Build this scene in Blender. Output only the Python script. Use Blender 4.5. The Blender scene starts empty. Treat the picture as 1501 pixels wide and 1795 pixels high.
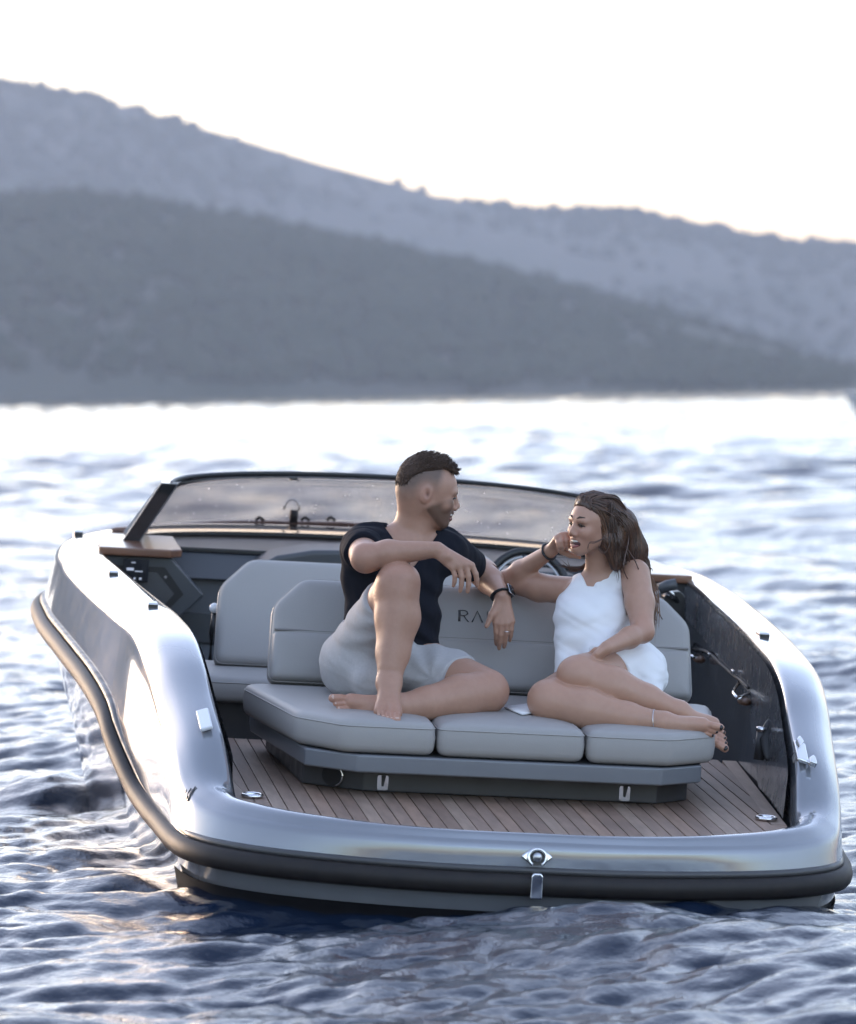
import bpy, bmesh, math, random
import numpy as np
from mathutils import Vector, Matrix

# ------------------------------------------------------------------ camera, sky, sun, exposure
SC = bpy.context.scene
COL = SC.collection
F, PW, PH = 9000.0, 1501.0, 1795.0           # focal length in photo pixels, photo size
K = 533.0 / 590.0                            # modelling unit -> metre
HC = 1.737 * K                               # camera height above the water
def rot(ax, a):
    c, s = math.cos(a), math.sin(a)
    return np.array({'x': [[1, 0, 0], [0, c, -s], [0, s, c]],
                     'y': [[c, 0, s], [0, 1, 0], [-s, 0, c]],
                     'z': [[c, -s, 0], [s, c, 0], [0, 0, 1]]}[ax])
RC = rot('x', -math.atan(215.0 / F)) @ rot('y', math.atan(0.010))

cam = bpy.data.cameras.new('camera')
camo = bpy.data.objects.new('camera', cam)
COL.objects.link(camo)
cam.sensor_fit = 'HORIZONTAL'; cam.sensor_width = 36.0
cam.lens = 36.0 * F / PW
cam.clip_start = 0.1; cam.clip_end = 60000.0
m = Matrix.Identity(4)
for i in range(3):
    m[i][0] = RC[i, 0]; m[i][1] = RC[i, 2]; m[i][2] = -RC[i, 1]
m[2][3] = HC
camo.matrix_world = m
cam.dof.use_dof = True
cam.dof.focus_distance = 16.3
cam.dof.aperture_fstop = 5.6
SC.camera = camo

SUN_AZ, SUN_EL = math.radians(-38.0), math.radians(4.3)     # azimuth from +Y, negative is left
W = bpy.data.worlds.new('World'); SC.world = W; W.use_nodes = True
nt = W.node_tree; nt.nodes.clear()
wo = nt.nodes.new('ShaderNodeOutputWorld'); bg = nt.nodes.new('ShaderNodeBackground')
sky = nt.nodes.new('ShaderNodeTexSky'); sky.sky_type = 'NISHITA'; sky.sun_disc = False
sky.sun_elevation = SUN_EL; sky.sun_rotation = SUN_AZ
sky.altitude = 0.0; sky.air_density = 1.0; sky.dust_density = 1.5; sky.ozone_density = 3.0
bg.inputs['Strength'].default_value = 0.15
hs = nt.nodes.new('ShaderNodeHueSaturation'); hs.inputs['Saturation'].default_value = 0.68     # hazy, washed-out evening air
tn = nt.nodes.new('ShaderNodeMix'); tn.data_type = 'RGBA'; tn.blend_type = 'MULTIPLY'; tn.inputs['Factor'].default_value = 1.0
tn.inputs['B'].default_value = (1.07, 0.97, 0.965, 1)
nt.links.new(sky.outputs[0], hs.inputs['Color']); nt.links.new(hs.outputs[0], tn.inputs['A']); nt.links.new(tn.outputs['Result'], bg.inputs[0]); nt.links.new(bg.outputs[0], wo.inputs[0])

sl = bpy.data.lights.new('sun', 'SUN'); so = bpy.data.objects.new('sun', sl); COL.objects.link(so)
sl.energy = 0.10; sl.angle = math.radians(12.0); sl.color = (1.0, 0.78, 0.6)
sd = Vector((math.sin(SUN_AZ) * math.cos(math.radians(9)), math.cos(SUN_AZ) * math.cos(math.radians(9)), math.sin(math.radians(9))))
so.rotation_euler = sd.to_track_quat('Z', 'Y').to_euler()

vs = SC.view_settings
vs.view_transform = 'Standard'; vs.look = 'None'; vs.gamma = 1.0; vs.use_curve_mapping = False
vs.exposure = 3.15
SC.cycles.use_denoising = True
SC.cycles.max_bounces = 8; SC.cycles.transmission_bounces = 8; SC.cycles.volume_bounces = 2
SC.cycles.caustics_reflective = False; SC.cycles.caustics_refractive = False

# ------------------------------------------------------------------ helpers
random.seed(4); RNG = np.random.default_rng(7)
BO = np.array([0.336, 16.886, -1.468]) * 1.0
BP = [math.radians(a) for a in (6.18559639, 3.49678995, 3.61751303)]
RB = rot('z', BP[0]) @ rot('x', BP[1]) @ rot('y', BP[2])
BO = (RC @ np.array([(935 - PW / 2) / F, 1, -(1462 - PH / 2) / F])); BO = BO / BO[1] * (F / 533.0)

def ray(u, v):
    return RC @ np.array([(u - PW / 2) / F, 1.0, -(v - PH / 2) / F])
def at(u, v, Y):
    "point in boat units on the plane Y (metres forward of the stern) seen at photo pixel u, v"
    d = ray(u, v); n = RB[:, 1]
    return RB.T @ (d * ((Y + BO @ n) / (d @ n)) - BO)
def atx(u, v, X):
    d = ray(u, v); n = RB[:, 0]
    return RB.T @ (d * ((X + BO @ n) / (d @ n)) - BO)
def atz(u, v, Z):
    d = ray(u, v); n = RB[:, 2]
    return RB.T @ (d * ((Z + BO @ n) / (d @ n)) - BO)
def boat_matrix(local=(0, 0, 0)):
    w = (BO + RB @ np.array(local)) * K + np.array([0, 0, HC])
    M = Matrix.Identity(4)
    for i in range(3):
        for j in range(3): M[i][j] = RB[i, j]
        M[i][3] = w[i]
    return M

def mat(name, color, rough=0.5, metal=0.0, coat=0.0, spec=0.5, noise=None, bump=None, sheen=0.0, sss=0.0, attr=None, coat_rough=0.05, rough_noise=None):
    "noise = (scale, second colour, contrast); bump = (scale, strength)"
    M = bpy.data.materials.new(name); M.use_nodes = True
    n = M.node_tree; b = n.nodes['Principled BSDF']
    b.inputs['Base Color'].default_value = (*color, 1); b.inputs['Roughness'].default_value = rough
    b.inputs['Metallic'].default_value = metal; b.inputs['Coat Weight'].default_value = coat
    b.inputs['Coat Roughness'].default_value = coat_rough
    b.inputs['Specular IOR Level'].default_value = spec
    b.inputs['Sheen Weight'].default_value = sheen
    if sss:
        b.inputs['Subsurface Weight'].default_value = sss
        b.inputs['Subsurface Radius'].default_value = (0.9, 0.35, 0.2); b.inputs['Subsurface Scale'].default_value = 0.008
    tc = n.nodes.new('ShaderNodeTexCoord')
    def tex(scale, det=5, sc3=None):
        t = n.nodes.new('ShaderNodeTexNoise'); t.inputs['Scale'].default_value = scale; t.inputs['Detail'].default_value = det
        if sc3:
            mp = n.nodes.new('ShaderNodeMapping'); mp.inputs['Scale'].default_value = sc3
            n.links.new(tc.outputs['Object'], mp.inputs[0]); n.links.new(mp.outputs[0], t.inputs[0])
        else:
            n.links.new(tc.outputs['Object'], t.inputs[0])
        return t
    src = None
    if attr:
        a = n.nodes.new('ShaderNodeAttribute'); a.attribute_name = attr; src = a.outputs['Color']
    if noise:
        t = tex(noise[0], sc3=noise[3] if len(noise) > 3 else None)
        r = n.nodes.new('ShaderNodeValToRGB')
        r.color_ramp.elements[0].position = 0.5 - 0.5 / noise[2]; r.color_ramp.elements[1].position = 0.5 + 0.5 / noise[2]
        n.links.new(t.outputs['Fac'], r.inputs[0])
        mx = n.nodes.new('ShaderNodeMix'); mx.data_type = 'RGBA'
        n.links.new(r.outputs[0], mx.inputs['Factor'])
        mx.inputs['A'].default_value = (*color, 1); mx.inputs['B'].default_value = (*noise[1], 1)
        if src:
            mx.blend_type = 'MULTIPLY'; n.links.new(src, mx.inputs['A'])
        src = mx.outputs['Result']
    if src: n.links.new(src, b.inputs['Base Color'])
    if rough_noise:
        t = tex(rough_noise[0]); mr = n.nodes.new('ShaderNodeMapRange')
        mr.inputs['From Min'].default_value = 0.3; mr.inputs['From Max'].default_value = 0.7
        mr.inputs['To Min'].default_value = rough_noise[1]; mr.inputs['To Max'].default_value = rough_noise[2]
        n.links.new(t.outputs['Fac'], mr.inputs['Value']); n.links.new(mr.outputs[0], b.inputs['Roughness'])
    if bump:
        t = tex(bump[0], 6, bump[2] if len(bump) > 2 else None); bp = n.nodes.new('ShaderNodeBump'); bp.inputs['Strength'].default_value = bump[1]
        bp.inputs['Distance'].default_value = 0.004
        n.links.new(t.outputs['Fac'], bp.inputs['Height']); n.links.new(bp.outputs[0], b.inputs['Normal'])
    return M

def new_mesh(name, verts, faces, material, parent=None, smooth=True, scale=None, colors=None):
    me = bpy.data.meshes.new(name)
    v = np.asarray(verts, float)
    if scale is not None: v = v * scale
    me.from_pydata(v.tolist() if not isinstance(faces, np.ndarray) else [], [], faces if not isinstance(faces, np.ndarray) else [])
    if isinstance(faces, np.ndarray):
        me.vertices.add(len(v)); me.vertices.foreach_set('co', v.astype(np.float32).ravel())
        nf, k = faces.shape
        me.loops.add(nf * k); me.loops.foreach_set('vertex_index', faces.astype(np.int32).ravel())
        me.polygons.add(nf); me.polygons.foreach_set('loop_start', np.arange(0, nf * k, k, dtype=np.int32))
        me.update(calc_edges=True); me.validate()
    if smooth: me.polygons.foreach_set('use_smooth', np.ones(len(me.polygons), bool))
    if colors is not None:
        ca = me.color_attributes.new('tint', 'FLOAT_COLOR', 'POINT')
        c4 = np.ones((len(v), 4), np.float32); c4[:, :3] = colors
        ca.data.foreach_set('color', c4.ravel())
    me.materials.append(material)
    o = bpy.data.objects.new(name, me); COL.objects.link(o)
    if parent is not None: o.parent = parent
    return o

def thing(name, label, cat, matrix=None, group=None):
    o = bpy.data.objects.new(name, None); COL.objects.link(o); o.empty_display_size = 0.2
    if matrix is not None: o.matrix_world = matrix
    o['label'] = label; o['category'] = cat
    if group: o['group'] = group
    return o

# ------------------------------------------------------------------ sea
def wave_tile(N, L, lmin, lmax, power, wind, spread, seed):
    r = np.random.default_rng(seed)
    k1 = 2 * np.pi * np.fft.fftfreq(N, L / N)
    kx, ky = np.meshgrid(k1, k1, indexing='ij'); k = np.hypot(kx, ky); k[0, 0] = 1
    amp = k ** (-power) * np.exp(-(2 * np.pi / lmax / k) ** 4) * np.exp(-(k * lmin / 2 / np.pi) ** 2)
    c = (kx * math.cos(wind) + ky * math.sin(wind)) / k
    amp *= (0.12 + np.abs(c) ** spread); amp[0, 0] = 0
    h = amp * np.exp(2j * np.pi * r.random((N, N)))
    re = np.fft.ifft2(h); s = np.std(re.real)
    dx = np.fft.ifft2(-1j * kx / k * h); dy = np.fft.ifft2(-1j * ky / k * h)
    return re.real / s, dx.real / s, dy.real / s
def sample_tile(T, L, x, y):
    N = T[0].shape[0]
    fx = (x / L % 1.0) * N; fy = (y / L % 1.0) * N
    i = np.floor(fx).astype(int); j = np.floor(fy).astype(int); a = fx - i; b = fy - j
    i %= N; j %= N; i2 = (i + 1) % N; j2 = (j + 1) % N
    return [t[i, j] * (1 - a) * (1 - b) + t[i2, j] * a * (1 - b) + t[i, j2] * (1 - a) * b + t[i2, j2] * a * b for t in T]
T1 = wave_tile(512, 23.0, 0.22, 3.0, 2.15, math.radians(70), 2.0, 1)
T2 = wave_tile(256, 61.0, 0.8, 9.0, 2.2, math.radians(55), 3.0, 2)
T3 = wave_tile(512, 7.3, 0.05, 0.5, 1.9, math.radians(95), 1.5, 5)
BOATM = boat_matrix()
def sea_surface(x, y):
    d = np.hypot(x, y)
    c, s = math.cos(0.4), math.sin(0.4)
    h1 = sample_tile(T1, 23.0, x, y); h2 = sample_tile(T2, 61.0, x * c - y * s, x * s + y * c)
    h3 = sample_tile(T3, 7.3, x * c + y * s, -x * s + y * c)
    fine = np.clip(1.6 - d / 45.0, 0, 1)
    far_ = np.clip((d - 22) / 70.0, 0, 1)
    A1, A2, A3 = 0.0175 + .018 * far_, 0.034 + 0.075 * far_, 0.0075
    z = A1 * h1[0] + A2 * h2[0] + A3 * h3[0] * fine
    ox = 0.8 * (A1 * h1[1] + A3 * h3[1] * fine); oy = 0.8 * (A1 * h1[2] + A3 * h3[2] * fine)
    # the boat's own wash: a hump under the stern and a ridge off the port quarter
    def hump(cx, cy, sx, sy, ang, a):
        u = (x - cx) * math.cos(ang) + (y - cy) * math.sin(ang); v = -(x - cx) * math.sin(ang) + (y - cy) * math.cos(ang)
        return a * np.exp(-(u / sx) ** 2 - (v / sy) ** 2)
    z = z + hump(0.45, 14.75, 0.42, 0.22, 0.0, 0.075) + hump(-1.38, 19.2, 0.30, 0.28, 0.3, 0.16) + hump(-1.5, 16.4, 0.55, 0.3, 0.1, 0.05)
    z = z - hump(-0.50, 14.95, 0.55, 0.35, 0.0, 0.055)
    # inside the hull the water stays low
    bi = BOATM.inverted()
    lx = bi[0][0] * x + bi[0][1] * y + bi[0][3]; ly = bi[1][0] * x + bi[1][1] * y + bi[1][3]
    half = np.where(ly < 0.4, 0.9 + 0.3 * np.clip(ly, -.2, .4), np.where(ly < 4.6, 1.04, 1.04 * np.sqrt(np.clip(1 - ((ly - 4.6) / 2.2) ** 2, 0, 1)))) * K - 0.12
    ins = np.clip((half - np.abs(lx)) / 0.12, 0, 1) * np.clip((ly - 0.12) / 0.15, 0, 1) * np.clip((6.4 - ly) / 0.3, 0, 1)
    z = z * (1 - ins) - 0.32 * ins
    return x + ox * (1 - ins), y + oy * (1 - ins), z
def build_sea():
    fine = np.linspace(-0.105, 0.105, 330)
    side = 0.105 + np.cumsum(np.linspace(0.0012, 0.02, 48))
    ang = np.concatenate([-side[::-1], fine, side])
    d = [9.0]
    while d[-1] < 1800:
        d.append(d[-1] * (1.0020 if d[-1] < 30 else 1.0028 if d[-1] < 120 else 1.006 if d[-1] < 500 else 1.02))
    d = np.array(d)
    Dg, Ag = np.meshgrid(d, ang, indexing='ij')
    x, y, z = sea_surface(Dg * np.sin(Ag), Dg * np.cos(Ag))
    V = np.stack([x, y, z], -1).reshape(-1, 3)
    n, mcol = Dg.shape
    idx = np.arange(n * mcol).reshape(n, mcol)
    Fq = np.stack([idx[:-1, :-1], idx[:-1, 1:], idx[1:, 1:], idx[1:, :-1]], -1).reshape(-1, 4)
    # the rest of the sea all round, one metre-scale step lower at the seam
    big = np.array([[-20000, -20000, -0.32], [20000, -20000, -0.32], [20000, 20000, -0.32], [-20000, 20000, -0.32]], float)
    Fq = np.concatenate([Fq, np.array([[0, 1, 2, 3]]) + len(V)]); V = np.concatenate([V, big])
    M = bpy.data.materials.new('sea_water'); M.use_nodes = True
    nn = M.node_tree; b = nn.nodes['Principled BSDF']
    b.inputs['Base Color'].default_value = (0.006, 0.014, 0.032, 1); b.inputs['Roughness'].default_value = 0.04
    b.inputs['IOR'].default_value = 1.34
    tc = nn.nodes.new('ShaderNodeTexCoord')
    mp = nn.nodes.new('ShaderNodeMapping'); mp.inputs['Scale'].default_value = (1.0, 0.7, 1.0)
    t = nn.nodes.new('ShaderNodeTexNoise'); t.inputs['Scale'].default_value = 11.0; t.inputs['Detail'].default_value = 6; t.inputs['Roughness'].default_value = 0.6
    bp = nn.nodes.new('ShaderNodeBump'); bp.inputs['Strength'].default_value = 0.38; bp.inputs['Distance'].default_value = 0.022
    nn.links.new(tc.outputs['Object'], mp.inputs[0]); nn.links.new(mp.outputs[0], t.inputs[0])
    nn.links.new(t.outputs['Fac'], bp.inputs['Height']); nn.links.new(bp.outputs[0], b.inputs['Normal'])
    o = new_mesh('sea', V, Fq, M); o['kind'] = 'structure'
build_sea()

# ------------------------------------------------------------------ hills across the bay
def fbm(x, y, seed, octs=5):
    r = np.random.default_rng(seed); z = np.zeros_like(x); a = 1.0; f = 1.0
    for _ in range(octs):
        for _ in range(4):
            t = r.random() * 6.283; p = r.random() * 6.283
            z += a * 0.35 * np.sin(f * (x * math.cos(t) + y * math.sin(t)) + p + 0.8 * np.sin(f * 0.6 * (x * math.sin(t) - y * math.cos(t)) + p * 2))
        a *= 0.5; f *= 2.03
    return z
HILLS = {
  'far': (2500.0, 3300.0, [(-5000, 250), (-2500, 60), (-1000, 95), (-400, 90), (0, 137), (130, 158), (250, 190), (400, 235), (550, 283), (700, 325), (800, 358), (900, 372), (1000, 382), (1110, 384), (1200, 405), (1300, 428), (1400, 445), (1501, 452), (2000, 480), (3000, 560), (5000, 600)]),
  'near': (1450.0, 1800.0, [(-5000, 420), (-1500, 360), (-400, 330), (0, 345), (150, 340), (300, 365), (500, 405), (700, 450), (900, 500), (1100, 550), (1300, 603), (1450, 655), (1520, 676), (1700, 690), (5000, 700)])}
HM = mat('hill_scrub', (0.055, 0.066, 0.047), 0.95, spec=0.1, noise=(0.012, (0.11, 0.105, 0.088), 2.2), bump=None)
TM = mat('hill_trees', (0.028, 0.04, 0.022), 0.95, spec=0.1, noise=(0.02, (0.05, 0.058, 0.035), 2.0))
def hill(kind, name, seed):
    d0, d1, prof = HILLS[kind]
    pu = np.array([p[0] for p in prof], float); pv = np.array([p[1] for p in prof], float)
    u = np.linspace(-4000, 5000, 520); n2 = 46
    t = np.linspace(0, 1.35, n2)
    U, Tt = np.meshgrid(u, t, indexing='ij')
    dist = d0 + (d1 - d0) * Tt
    ridge = (682.5 + 0.01 * (U - 750) - np.interp(U, pu, pv)) / F * d1 + HC
    ridge = np.maximum(ridge, -6)
    ang = np.arctan((U - 750) / F)
    X = dist * np.tan(ang); Y = dist
    s = np.where(Tt < 1, np.sin(np.clip(Tt, 0, 1) * np.pi / 2) ** 0.9, 1 - 0.9 * (Tt - 1) ** 1.2)
    gul = fbm(X / 90.0, Y / 150.0, seed, 5)
    Z = ridge * s + gul * 3.2 * np.clip(Tt * 3, 0, 1) * np.clip(ridge / 60.0, 0, 1) * np.where(Tt < 1, 1 - 0.75 * Tt, 0.25)
    Z = np.where(Tt <= 0.001, -3.0, Z)
    V = np.stack([X, Y, Z], -1).reshape(-1, 3)
    idx = np.arange(U.size).reshape(U.shape)
    Fq = np.stack([idx[:-1, :-1], idx[1:, :-1], idx[1:, 1:], idx[:-1, 1:]], -1).reshape(-1, 4)
    o = new_mesh(name, V, Fq, HM); o['kind'] = 'structure'
    return X, Y, Z
def woods(name, grid, count, rmin, rmax, crest, seed, label):
    X, Y, Z = grid; r = np.random.default_rng(seed)
    bm = bmesh.new(); bmesh.ops.create_icosphere(bm, subdivisions=1, radius=1.0)
    bv = np.array([v.co for v in bm.verts]); bf = np.array([[v.index for v in f.verts] for f in bm.faces]); bm.free()
    VV, FF = [], []
    n1, n2 = X.shape
    dens = fbm(X / 60.0, Y / 100.0, seed + 9, 4)
    tries = 0; made = 0
    while made < count and tries < count * 30:
        tries += 1
        i = int(r.integers(0.18 * n1, 0.80 * n1)); j = int(r.integers(1, n2 * 0.74))
        if made >= count - crest: j = int(n2 * 0.74)
        elif dens[i, j] + 0.5 * r.normal() < 0.1: continue
        a, b = r.random(2); i2, j2 = min(i + 1, n1 - 1), min(j + 1, n2 - 1)
        p = np.array([g[i, j] * (1 - a) * (1 - b) + g[i2, j] * a * (1 - b) + g[i, j2] * (1 - a) * b + g[i2, j2] * a * b for g in grid])
        if p[2] < 1: continue
        s = rmin + (rmax - rmin) * r.random() ** 2
        v = bv * (1 + 0.25 * r.normal(size=(len(bv), 1))) * np.array([s * r.uniform(.8, 1.5), s, s * r.uniform(.7, 1.2)]) + p + [0, 0, 0.3 * s]
        FF.append(bf + len(VV) * len(bv)); VV.append(v); made += 1
    o = new_mesh(name, np.concatenate(VV), np.concatenate(FF), TM, smooth=False)
    o['kind'] = 'stuff'; o['label'] = label; o['category'] = 'woods'
woods('far_woods', hill('far', 'far_hill', 3), 7500, 1.8, 4.6, 330, 11, 'scattered scrub and trees over the tall far ridge')
woods('shore_woods', hill('near', 'shore_hill', 8), 9500, 1.5, 4.5, 110, 12, 'dark scrub and trees on the lower hill along the shore')

# ------------------------------------------------------------------ haze
def box_mesh(x0, x1, y0, y1, z0, z1):
    V = [(x, y, z) for x in (x0, x1) for y in (y0, y1) for z in (z0, z1)]
    return V, [(0, 1, 3, 2), (4, 6, 7, 5), (0, 4, 5, 1), (2, 3, 7, 6), (0, 2, 6, 4), (1, 5, 7, 3)]
def build_haze():
    M = bpy.data.materials.new('haze_air'); M.use_nodes = True
    n = M.node_tree; n.nodes.clear()
    out = n.nodes.new('ShaderNodeOutputMaterial'); pv = n.nodes.new('ShaderNodeVolumePrincipled')
    pv.inputs['Color'].default_value = (0.80, 0.84, 0.95, 1); pv.inputs['Density'].default_value = 0.00019
    pv.inputs['Anisotropy'].default_value = 0.0
    n.links.new(pv.outputs[0], out.inputs['Volume'])
    V, Fc = box_mesh(-2600, 2600, -600, 4300, -5.0, 330.0)
    o = new_mesh('haze', V, Fc, M, smooth=False); o['kind'] = 'stuff'
    o['label'] = 'pale evening haze lying over the bay and hills'; o['category'] = 'haze'
build_haze()
# ------------------------------------------------------------------ boat materials
M_HULL = mat('silver_gelcoat', (0.25, 0.263, 0.29), 0.2, metal=0.35, coat=0.8, coat_rough=0.03, noise=(3.5, (0.225, 0.238, 0.262), 1.6), rough_noise=(9, 0.08, 0.13))
M_LOW = mat('grey_gelcoat', (0.12, 0.125, 0.135), 0.15, coat=1.0, coat_rough=0.02, bump=(7, 0.06))
M_BOTTOM = mat('antifouling', (0.004, 0.004, 0.005), 0.75, spec=0.05)
M_RUB = mat('rubber_rail', (0.012, 0.011, 0.012), 0.55, spec=0.3, noise=(30, (0.022, 0.018, 0.017), 1.6))
M_STEEL = mat('polished_steel', (0.75, 0.75, 0.76), 0.13, metal=1.0)
M_SATIN = mat('satin_steel', (0.5, 0.51, 0.53), 0.35, metal=1.0)
M_TEAK = [mat('teak_%d' % i, c, 0.6, noise=(16, tuple(x * 0.58 for x in c), 1.7, (2.2, 0.35, 1)), bump=(60, 0.3, (3, 0.3, 1)))
          for i, c in enumerate([(0.30, 0.205, 0.155), (0.35, 0.25, 0.19), (0.25, 0.165, 0.122), (0.33, 0.215, 0.155)])]
M_CAULK = mat('caulk', (0.018, 0.016, 0.015), 0.7)
M_UPH = mat('upholstery', (0.34, 0.325, 0.315), 0.52, noise=(2.2, (0.31, 0.30, 0.29), 1.5), bump=(260, 0.12), spec=0.4)
M_SEAM = mat('upholstery_seam', (0.20, 0.19, 0.185), 0.7)
M_BOARD = mat('grey_lacquer', (0.16, 0.17, 0.185), 0.35, noise=(6, (0.145, 0.15, 0.165), 1.5), coat=0.2)
M_BASE = mat('dark_grey_lacquer', (0.05, 0.05, 0.054), 0.4, noise=(12, (0.06, 0.06, 0.062), 2), rough_noise=(20, 0.3, 0.5))
M_WALL = mat('dark_gloss_liner', (0.045, 0.047, 0.053), 0.16, noise=(14, (0.06, 0.06, 0.064), 2, (1, 1, 0.15)), rough_noise=(18, 0.10, 0.24), coat=0.3)
M_PANEL = mat('grey_liner_panel', (0.075, 0.078, 0.086), 0.24, noise=(26, (0.088, 0.089, 0.095), 1.8, (1, 1, .12)), rough_noise=(18, 0.16, 0.32), coat=0.2)
M_DASH = mat('charcoal_dash', (0.05, 0.054, 0.06), 0.42, bump=(300, 0.1))
M_DASHB = mat('slate_panel', (0.12, 0.13, 0.15), 0.38, noise=(7, (0.105, 0.115, 0.13), 1.5))
M_BLACK = mat('black_plastic', (0.012, 0.012, 0.013), 0.4)
M_GLOSSB = mat('gloss_black', (0.02, 0.02, 0.021), 0.09, coat=1.0)
M_WOOD = mat('varnished_teak', (0.20, 0.095, 0.055), 0.3, coat=0.4, noise=(20, (0.11, 0.05, 0.03), 1.8, (0.4, 3, 1)))
M_WHITE = mat('white_plastic', (0.75, 0.76, 0.78), 0.35)
M_LEATHER = mat('brown_leather', (0.10, 0.045, 0.02), 0.4)
M_FLOOR = mat('cockpit_sole', (0.06, 0.05, 0.045), 0.6)

def cr(table, n):
    "centripetal-free Catmull-Rom through the rows of table, n samples per span"
    P = np.array(table, float); P = np.vstack([2 * P[0] - P[1], P, 2 * P[-1] - P[-2]])
    out = []
    for i in range(1, len(P) - 2):
        p0, p1, p2, p3 = P[i - 1:i + 3]
        for t in np.arange(n) / n:
            out.append(0.5 * ((2 * p1) + (-p0 + p2) * t + (2 * p0 - 5 * p1 + 4 * p2 - p3) * t * t + (-p0 + 3 * p1 - 3 * p2 + p3) * t ** 3))
    out.append(P[-2]); return np.array(out)
def grid_faces(n, m_, flip=False, closed=False):
    i = np.arange(n * m_).reshape(n, m_)
    if closed: i = np.hstack([i, i[:, :1]])
    q = np.stack([i[:-1, :-1], i[:-1, 1:], i[1:, 1:], i[1:, :-1]], -1).reshape(-1, 4)
    return q[:, ::-1].copy() if flip else q
def tube(pts, r, sides=10, closed=False, flat=1.0, up=(0, 0, 1), taper=None):
    P = np.array(pts, float); n = len(P)
    T = np.gradient(P, axis=0)
    if closed: T = np.roll(P, -1, 0) - np.roll(P, 1, 0)
    T /= np.linalg.norm(T, axis=1, keepdims=True) + 1e-12
    A = np.cross(T, np.array(up, float)); bad = np.linalg.norm(A, axis=1) < 1e-3
    A[bad] = np.cross(T[bad], (1, 0.1, 0)); A /= np.linalg.norm(A, axis=1, keepdims=True)
    B = np.cross(A, T)
    th = np.arange(sides) / sides * 2 * np.pi
    rr = np.full(n, r) if taper is None else r * np.asarray(taper)
    V = P[:, None] + rr[:, None, None] * (A[:, None] * np.cos(th)[None, :, None] + flat * B[:, None] * np.sin(th)[None, :, None])
    Fq = grid_faces(n, sides, closed=True)
    V = V.reshape(-1, 3)
    faces = [tuple(f) for f in Fq]
    if closed:
        a = np.arange(sides)
        faces += [((n - 1) * sides + int(k), (n - 1) * sides + int((k + 1) % sides), int((k + 1) % sides), int(k)) for k in a]
    else:
        faces += [tuple(range(sides))[::-1], tuple((n - 1) * sides + k for k in range(sides))]
    return V, faces
def prism(poly, axis0, axis1, ext, origin=(0, 0, 0)):
    "polygon in (axis0, axis1) extruded by vector ext"
    o = np.array(origin, float); a0, a1, e = np.array(axis0, float), np.array(axis1, float), np.array(ext, float)
    b = [o + a0 * p[0] + a1 * p[1] for p in poly]; n = len(b)
    V = b + [p + e for p in b]
    Fc = [tuple(range(n))[::-1], tuple(range(n, 2 * n))] + [(i, (i + 1) % n, n + (i + 1) % n, n + i) for i in range(n)]
    return V, Fc
def join(*parts):
    V, Fc = [], []
    for v, f in parts:
        k = len(V); V += [tuple(p) for p in v]; Fc += [tuple(int(i) + k for i in q) for q in f]
    return V, Fc
def obj(name, vf, material, parent, bevel=0, seg=3, smooth=True, recalc=True):
    o = new_mesh(name, vf[0], [tuple(int(i) for i in f) for f in vf[1]], material, parent, smooth=False, scale=K)
    if recalc:
        bm = bmesh.new(); bm.from_mesh(o.data); bmesh.ops.recalc_face_normals(bm, faces=bm.faces); bm.to_mesh(o.data); bm.free()
    if bevel:
        b = o.modifiers.new('bevel', 'BEVEL'); b.width = bevel * K; b.segments = seg; b.limit_method = 'ANGLE'; b.angle_limit = math.radians(25)
        b.harden_normals = False
        o.data.polygons.foreach_set('use_smooth', np.ones(len(o.data.polygons), bool))
        w = o.modifiers.new('normals', 'WEIGHTED_NORMAL'); w.keep_sharp = True
    elif smooth:
        o.data.polygons.foreach_set('use_smooth', np.ones(len(o.data.polygons), bool))
    return o
def box(x0, x1, y0, y1, z0, z1):
    return box_mesh(x0, x1, y0, y1, z0, z1)
def both(vf):
    V, Fc = vf
    return vf, ([(-p[0], p[1], p[2]) for p in V], [tuple(f)[::-1] for f in Fc])

boat = thing('motorboat', 'silver grey open motorboat with teak stern deck and grey sofa', 'boat', BOATM)

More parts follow.
